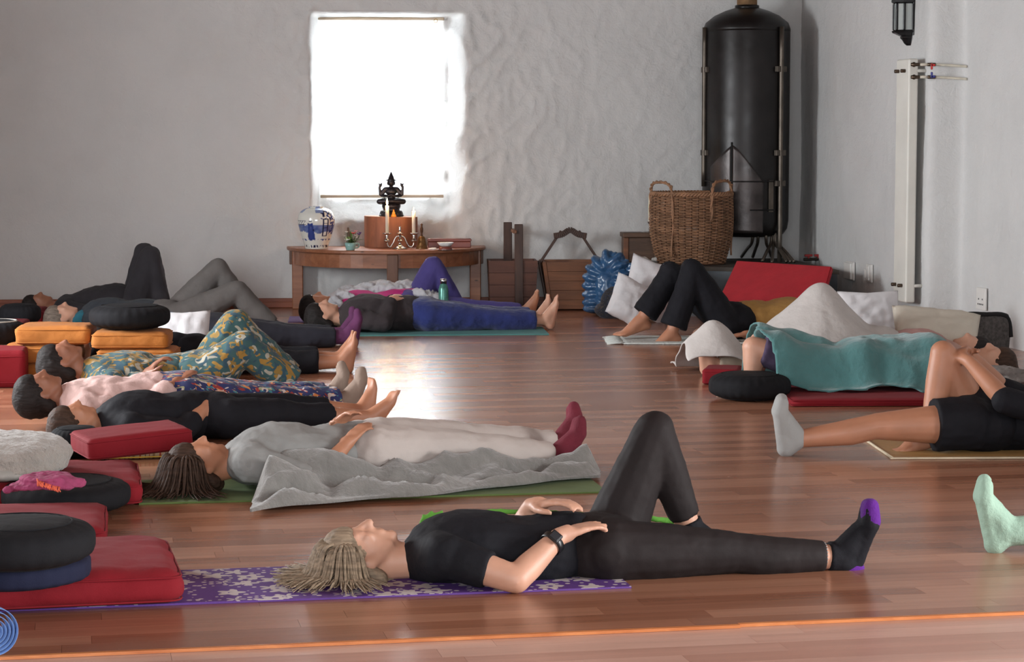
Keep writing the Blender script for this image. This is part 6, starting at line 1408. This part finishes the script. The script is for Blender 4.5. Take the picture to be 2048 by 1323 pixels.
# ---------------- 12 black trousers, both knees up, mustard shirt, head to the right
P12 = Person(fl(1700, 672), fl(1300, 684), 1465, 1.04, .014)
P12.set(knN=(1384, 540, .09), anN=(1342, 668, .09), knF=(1340, 545, -.1), anF=(1282, 640, -.12), hipN=(1450, 652, .09), hipF=(1450, 640, -.09))
for k in 'NF': P12.foot[k] = P12.u * 1 - ZU * .22
P12.build('person', 'person in wide black trousers and mustard shirt, both knees raised, by the hearth', SK2, .010, cloth('mustard_shirt', srgb(168, 128, 72), .85, 7, .12, .35), T_BLACK, None, H_BROWN, 0, True, 1.6, 1.88, .022, .020, .03, wr=.016)
# ---------------- 13 under the white blanket
P13 = Person(fl(1940, 742), fl(1400, 748), 1706, .98, .010)
P13.set(elN=P13.L(-.24, .22, .09), wrN=P13.L(-.06, .10, .2), knF=(1636, 602, -.09), anF=(1552, 722, -.09), hipF=(1696, 715, -.09))
P13.foot['F'] = P13.u * 1 - ZU * .12
P13.build('person', 'person covered to the chest by a thin white blanket, one knee raised', SK1, .011, cloth('rose_top', srgb(178, 140, 134), .9), cloth('beige_trousers', srgb(150, 136, 120), .9), None, H_DARK, 0, True, 1.9, 1.9, .016, .014)
# ---------------- 14 under the teal blanket
P14 = Person(fl(1990, 784), fl(1500, 787), 1716, 1.02, .040)
P14.set(elN=P14.L(-.24, .19, .09), wrN=P14.L(-.03, .09, .15), elF=P14.L(-.24, -.19, .09), wrF=P14.L(-.03, -.09, .15), knN=(1506, 694, .09), anN=(1502, 765, .09), knF=(1520, 684, -.1), anF=(1510, 754, -.1), hipN=(1690, 752, .09), hipF=(1690, 744, -.09))
for k in 'NF': P14.foot[k] = P14.u * 1 - ZU * .1
P14.build('person', 'person under a teal blanket with bare shins, on the red mat', SK1, .010, cloth('dusty_rose_shirt', srgb(176, 142, 130), .9), cloth('plum_shorts', srgb(74, 62, 84), .9), None, H_BROWN, 0, True, 1.9, .9, .016, .016)
# ---------------- 15 hugging one knee, black shorts and top
P15 = Person(fl(2140, 898), fl(1560, 904), 1968, 1.0, .009)
P15.set(hipN=(1938, 846, .09), knN=(1752, 852, .11), anN=(1590, 878, .11), hipF=(1946, 836, -.07), knF=(1886, 706, -.02), anF=(1858, 862, .0), elN=(2010, 800, .2), wrN=(1938, 722, .07), elF=(2006, 780, -.15), wrF=(1934, 704, -.10))
P15.shod = 'N'; P15.foot['N'] = ZU + P15.u * .1 + P15.n * .1; P15.foot['F'] = P15.u * 1 - ZU * .22
def p15x(s, body):
    for k in 'N':
        b = Blob(); s.footb(b, k, .009, False, .0); link('sock', b.mesh('sock', .007, 2), cloth('pale_grey_sock', srgb(150, 150, 148), .9, 10, .08, .2), body)
P15.build('person', 'person in black shorts hugging one bare knee on the bamboo mat', SK2, .008, T_BLACK, T_BLACK, None, H_DARK, 0, True, 1.0, .38, .018, .022, .012, hand_kw={'N': dict(d=(P15.J(1884, 690, .0) - P15.j['wrN']) - P15.n * .12, pn=P15.u * .3 - P15.n * .8 - ZU * .5, curl=.55, spread=.05), 'F': dict(d=(P15.J(1884, 684, .0) - P15.j['wrF']) + P15.n * .12, pn=P15.u * .3 + P15.n * .8 - ZU * .5, curl=.55, spread=.05)}, extra=p15x, wr=.012)
# ---------------- 16 mint sock entering at the right
P16 = Person(fl(3150, 1090), fl(1985, 1098), 2508, 1.0, .004)
P16.set(knF=(2290, 800, -.1), anF=(2190, 1040, -.1), anN=(2012, 1062, .05), knN=(2265, 1050, .06), hipN=(2490, 1050, .08), hipF=(2490, 1040, -.09))
P16.foot['F'] = P16.u * 1 - ZU * .05; P16.foot['N'] = ZU + P16.u * .18 + P16.n * .05
P16.build('person', 'person mostly outside the right edge, one mint socked foot showing', SK1, .010, T_BLACK, cloth('light_grey_pants', srgb(170, 168, 164), .9), cloth('mint_knit', srgb(150, 178, 160), .9, 14, .08, .4), H_BROWN, 0, False, 1.9, 1.72, .018, .018, .01, .45)

# ================================================================== draped blankets
def drape(name, label, mat, o, e, n, U, Vv, bumps, slope=1.1, th=.006, seed=0, folds=.012, st=.016, rag=.03, floor=.008, cut=None):
    """cloth laid over a set of supports: bumps are (point, radius) spheres or (a, b, ra, rb) bars; falls off with a slope to the floor"""
    nu, nv = int((U[1] - U[0]) / st), int((Vv[1] - Vv[0]) / st); vs = []; fs = []; idx = {}
    sup = []
    for b in bumps:
        if len(b) == 2: sup.append((b[0], b[1]))
        else:
            a_, c_, ra, rb = b; m = max(2, int((c_ - a_).length / .04))
            for i in range(m + 1): sup.append((a_.lerp(c_, i / m), ra + (rb - ra) * i / m))
    pts = np.array([[p.x, p.y, p.z] for p, r in sup]); rad = np.array([r for p, r in sup])
    for i in range(nu + 1):
        for j in range(nv + 1):
            uu = U[0] + (U[1] - U[0]) * i / nu; vv = Vv[0] + (Vv[1] - Vv[0]) * j / nv
            uu2 = uu + rag * noise.noise(V((vv * 6, seed, uu))); vv2 = vv + rag * noise.noise(V((uu * 6, seed + 3, vv)))
            p = o + e * uu2 + n * vv2; d = np.hypot(pts[:, 0] - p.x, pts[:, 1] - p.y)
            h = np.where(d < rad * .75, pts[:, 2] + np.sqrt(np.maximum(rad ** 2 - d ** 2, 0)), pts[:, 2] + rad * .66 - (d - rad * .75) * slope)
            h = np.sort(h)[-6:]; hm = h.max(); z = hm + .006 * math.log(float(np.exp((h - hm) / .006).sum()) / 2)
            z = max(floor + .004 + .012 * (noise.noise(V((uu * 7, vv * 7, seed))) + .3) if z < .05 else 0, z)
            z += folds * (noise.noise(V((uu * 5 + .4 * vv, vv * 11, seed + 1))) + .6 * noise.noise(V((uu * 13, vv * 15, seed + 2)))) + folds * .8 * math.sin(uu * 17 + vv * 9 + 3 * noise.noise(V((uu * 2, vv * 2, seed)))) * .5 + .006
            vs.append((p.x, p.y, max(floor, z))); idx[i, j] = len(vs) - 1
    for i in range(nu):
        for j in range(nv):
            if cut and cut(U[0] + (U[1] - U[0]) * (i + .5) / nu, Vv[0] + (Vv[1] - Vv[0]) * (j + .5) / nv): continue
            a = idx[i, j]; fs.append((a, idx[i + 1, j], idx[i + 1, j + 1], idx[i, j + 1]))
    me = pyd(name, vs, fs); bm = bmesh.new(); bm.from_mesh(me)
    loose = [v for v in bm.verts if not v.link_faces]; bmesh.ops.delete(bm, geom=loose, context='VERTS')
    for _ in range(2): bmesh.ops.smooth_vert(bm, verts=bm.verts[:], factor=.5, use_axis_x=True, use_axis_y=True, use_axis_z=True)
    o_ = link(name, bm, mat, None, label, 'blanket'); md = o_.modifiers.new('t', 'SOLIDIFY'); md.thickness = th; md.offset = 1; return o_
def bars(s, legs='NF', chest=True, t=.02):
    j, S = s.j, s.s; out = []
    for k in legs:
        out += [(j['hip' + k], j['kn' + k], .095 * S + t, .062 * S + t), (j['kn' + k], j['an' + k], .060 * S + t, .045 * S + t)]
        ft = s.foot[k] or ZU; out.append((j['an' + k], j['an' + k] + ft.normalized() * .18, .05 + t, .03 + t))
    out += [(j['pelvis'] + s.n * .09, j['pelvis'] - s.n * .09, .105 * S + t, .105 * S + t), (j['pelvis'], j['belly'], .11 * S + t, .11 * S + t)]
    if chest: out += [(j['sh' + k], j['el' + k], .065 + t, .05 + t) for k in 'NF'] + [(j['el' + k], j['wr' + k], .05 + t, .045 + t) for k in 'NF'] + [(j['belly'] + s.n * q, j['chest'] + s.n * q, .10 * S + t, .11 * S + t) for q in (-.08, 0, .08)]
    return out
def sheer(name, c, alpha):
    m, nt, b = nodes(name); co = coords(nt); n = N(nt, 'ShaderNodeTexNoise', Scale=12.0, Detail=4.0); nt.links.new(co, n.inputs['Vector'])
    nt.links.new(ramp(nt, n.outputs[0], [(.3, mul(c, .9)), (.7, mul(c, 1.08))]), b.inputs['Base Color']); b.inputs['Roughness'].default_value = .85; b.inputs['Alpha'].default_value = alpha; return m
# white blanket over 13
drape('white_blanket', 'thin white blanket tented over a raised knee and feet', cloth('white_muslin', srgb(192, 186, 182), .9, 8, .06, .35, 300, .1), P13.o, P13.u, P13.n, (-.30, 1.0), (-.36, .30), bars(P13, chest=False, t=.035), 1.0, .006, 5, .016)
# teal blanket over 14
drape('teal_blanket', 'soft teal blanket over the person on the red mat', cloth('teal_plush', srgb(74, 122, 122), .95, 7, .16, .5, 260, .35), P14.o, P14.u, P14.n, (-.66, .62), (-.36, .34), [b for b in bars(P14, chest=True, t=.035)], 2.4, .008, 9, .024, floor=.045, cut=lambda u, v: u > .56 - .25 * max(0, v) + .03 * math.sin(v * 20) or v > .33 - .10 * max(0, u) + .02 * math.sin(u * 13))
# pale blanket heaped round 11
def pale_blanket():
    b = Blob(); J_ = P11.J; rnd = random.Random(8)
    arc = [(660, 630), (664, 608), (684, 592), (712, 584), (748, 579), (790, 577), (830, 579), (862, 588), (886, 604), (900, 624)]
    for off, dy, r_ in ((-.20, 0, .05), (-.12, -1, .045), (-.05, 0, .035)):
        pts = smoothpts([J_(x, y + dy + rnd.uniform(-1.5, 1.5), off) for x, y in arc], 4); b.chain(pts, [r_ * (1 + .3 * math.sin(i * .8 + off * 30)) for i in range(len(pts))])
    for x, y, off, r_ in ((666, 622, .12, .06), (676, 608, .12, .06), (662, 634, .18, .05), (694, 598, .10, .05), (866, 604, .16, .065), (884, 616, .16, .06), (850, 596, .10, .055), (896, 628, .12, .05), (872, 624, .18, .055), (836, 590, .05, .045)):
        b.ell(J_(x, y, off), (r_ * 1.3, r_, r_ * .9), Matrix.Rotation(rnd.uniform(-.8, .8), 3, 'Y'))
    for x0, y0, x1, y1, off in ((668, 596, 690, 632, .18), (680, 588, 712, 606, .14), (842, 582, 872, 628, .2), (856, 586, 902, 626, .18), (832, 582, 852, 622, .16), (870, 596, 892, 632, .2)):
        b.chain(smoothpts([J_(x0, y0, off), J_((x0 + x1) / 2 + 4, (y0 + y1) / 2 - 5, off + .02), J_(x1, y1, off)], 5), [.024] * 11)
    link('pale_blanket', b.mesh('pale_blanket', .009, 3, .035, .035), cloth('pale_plush', srgb(184, 184, 188), .95, 9, .08, .6, 260, .1), None, 'rumpled pale grey blanket heaped round the pink topped person', 'blanket')
pale_blanket()
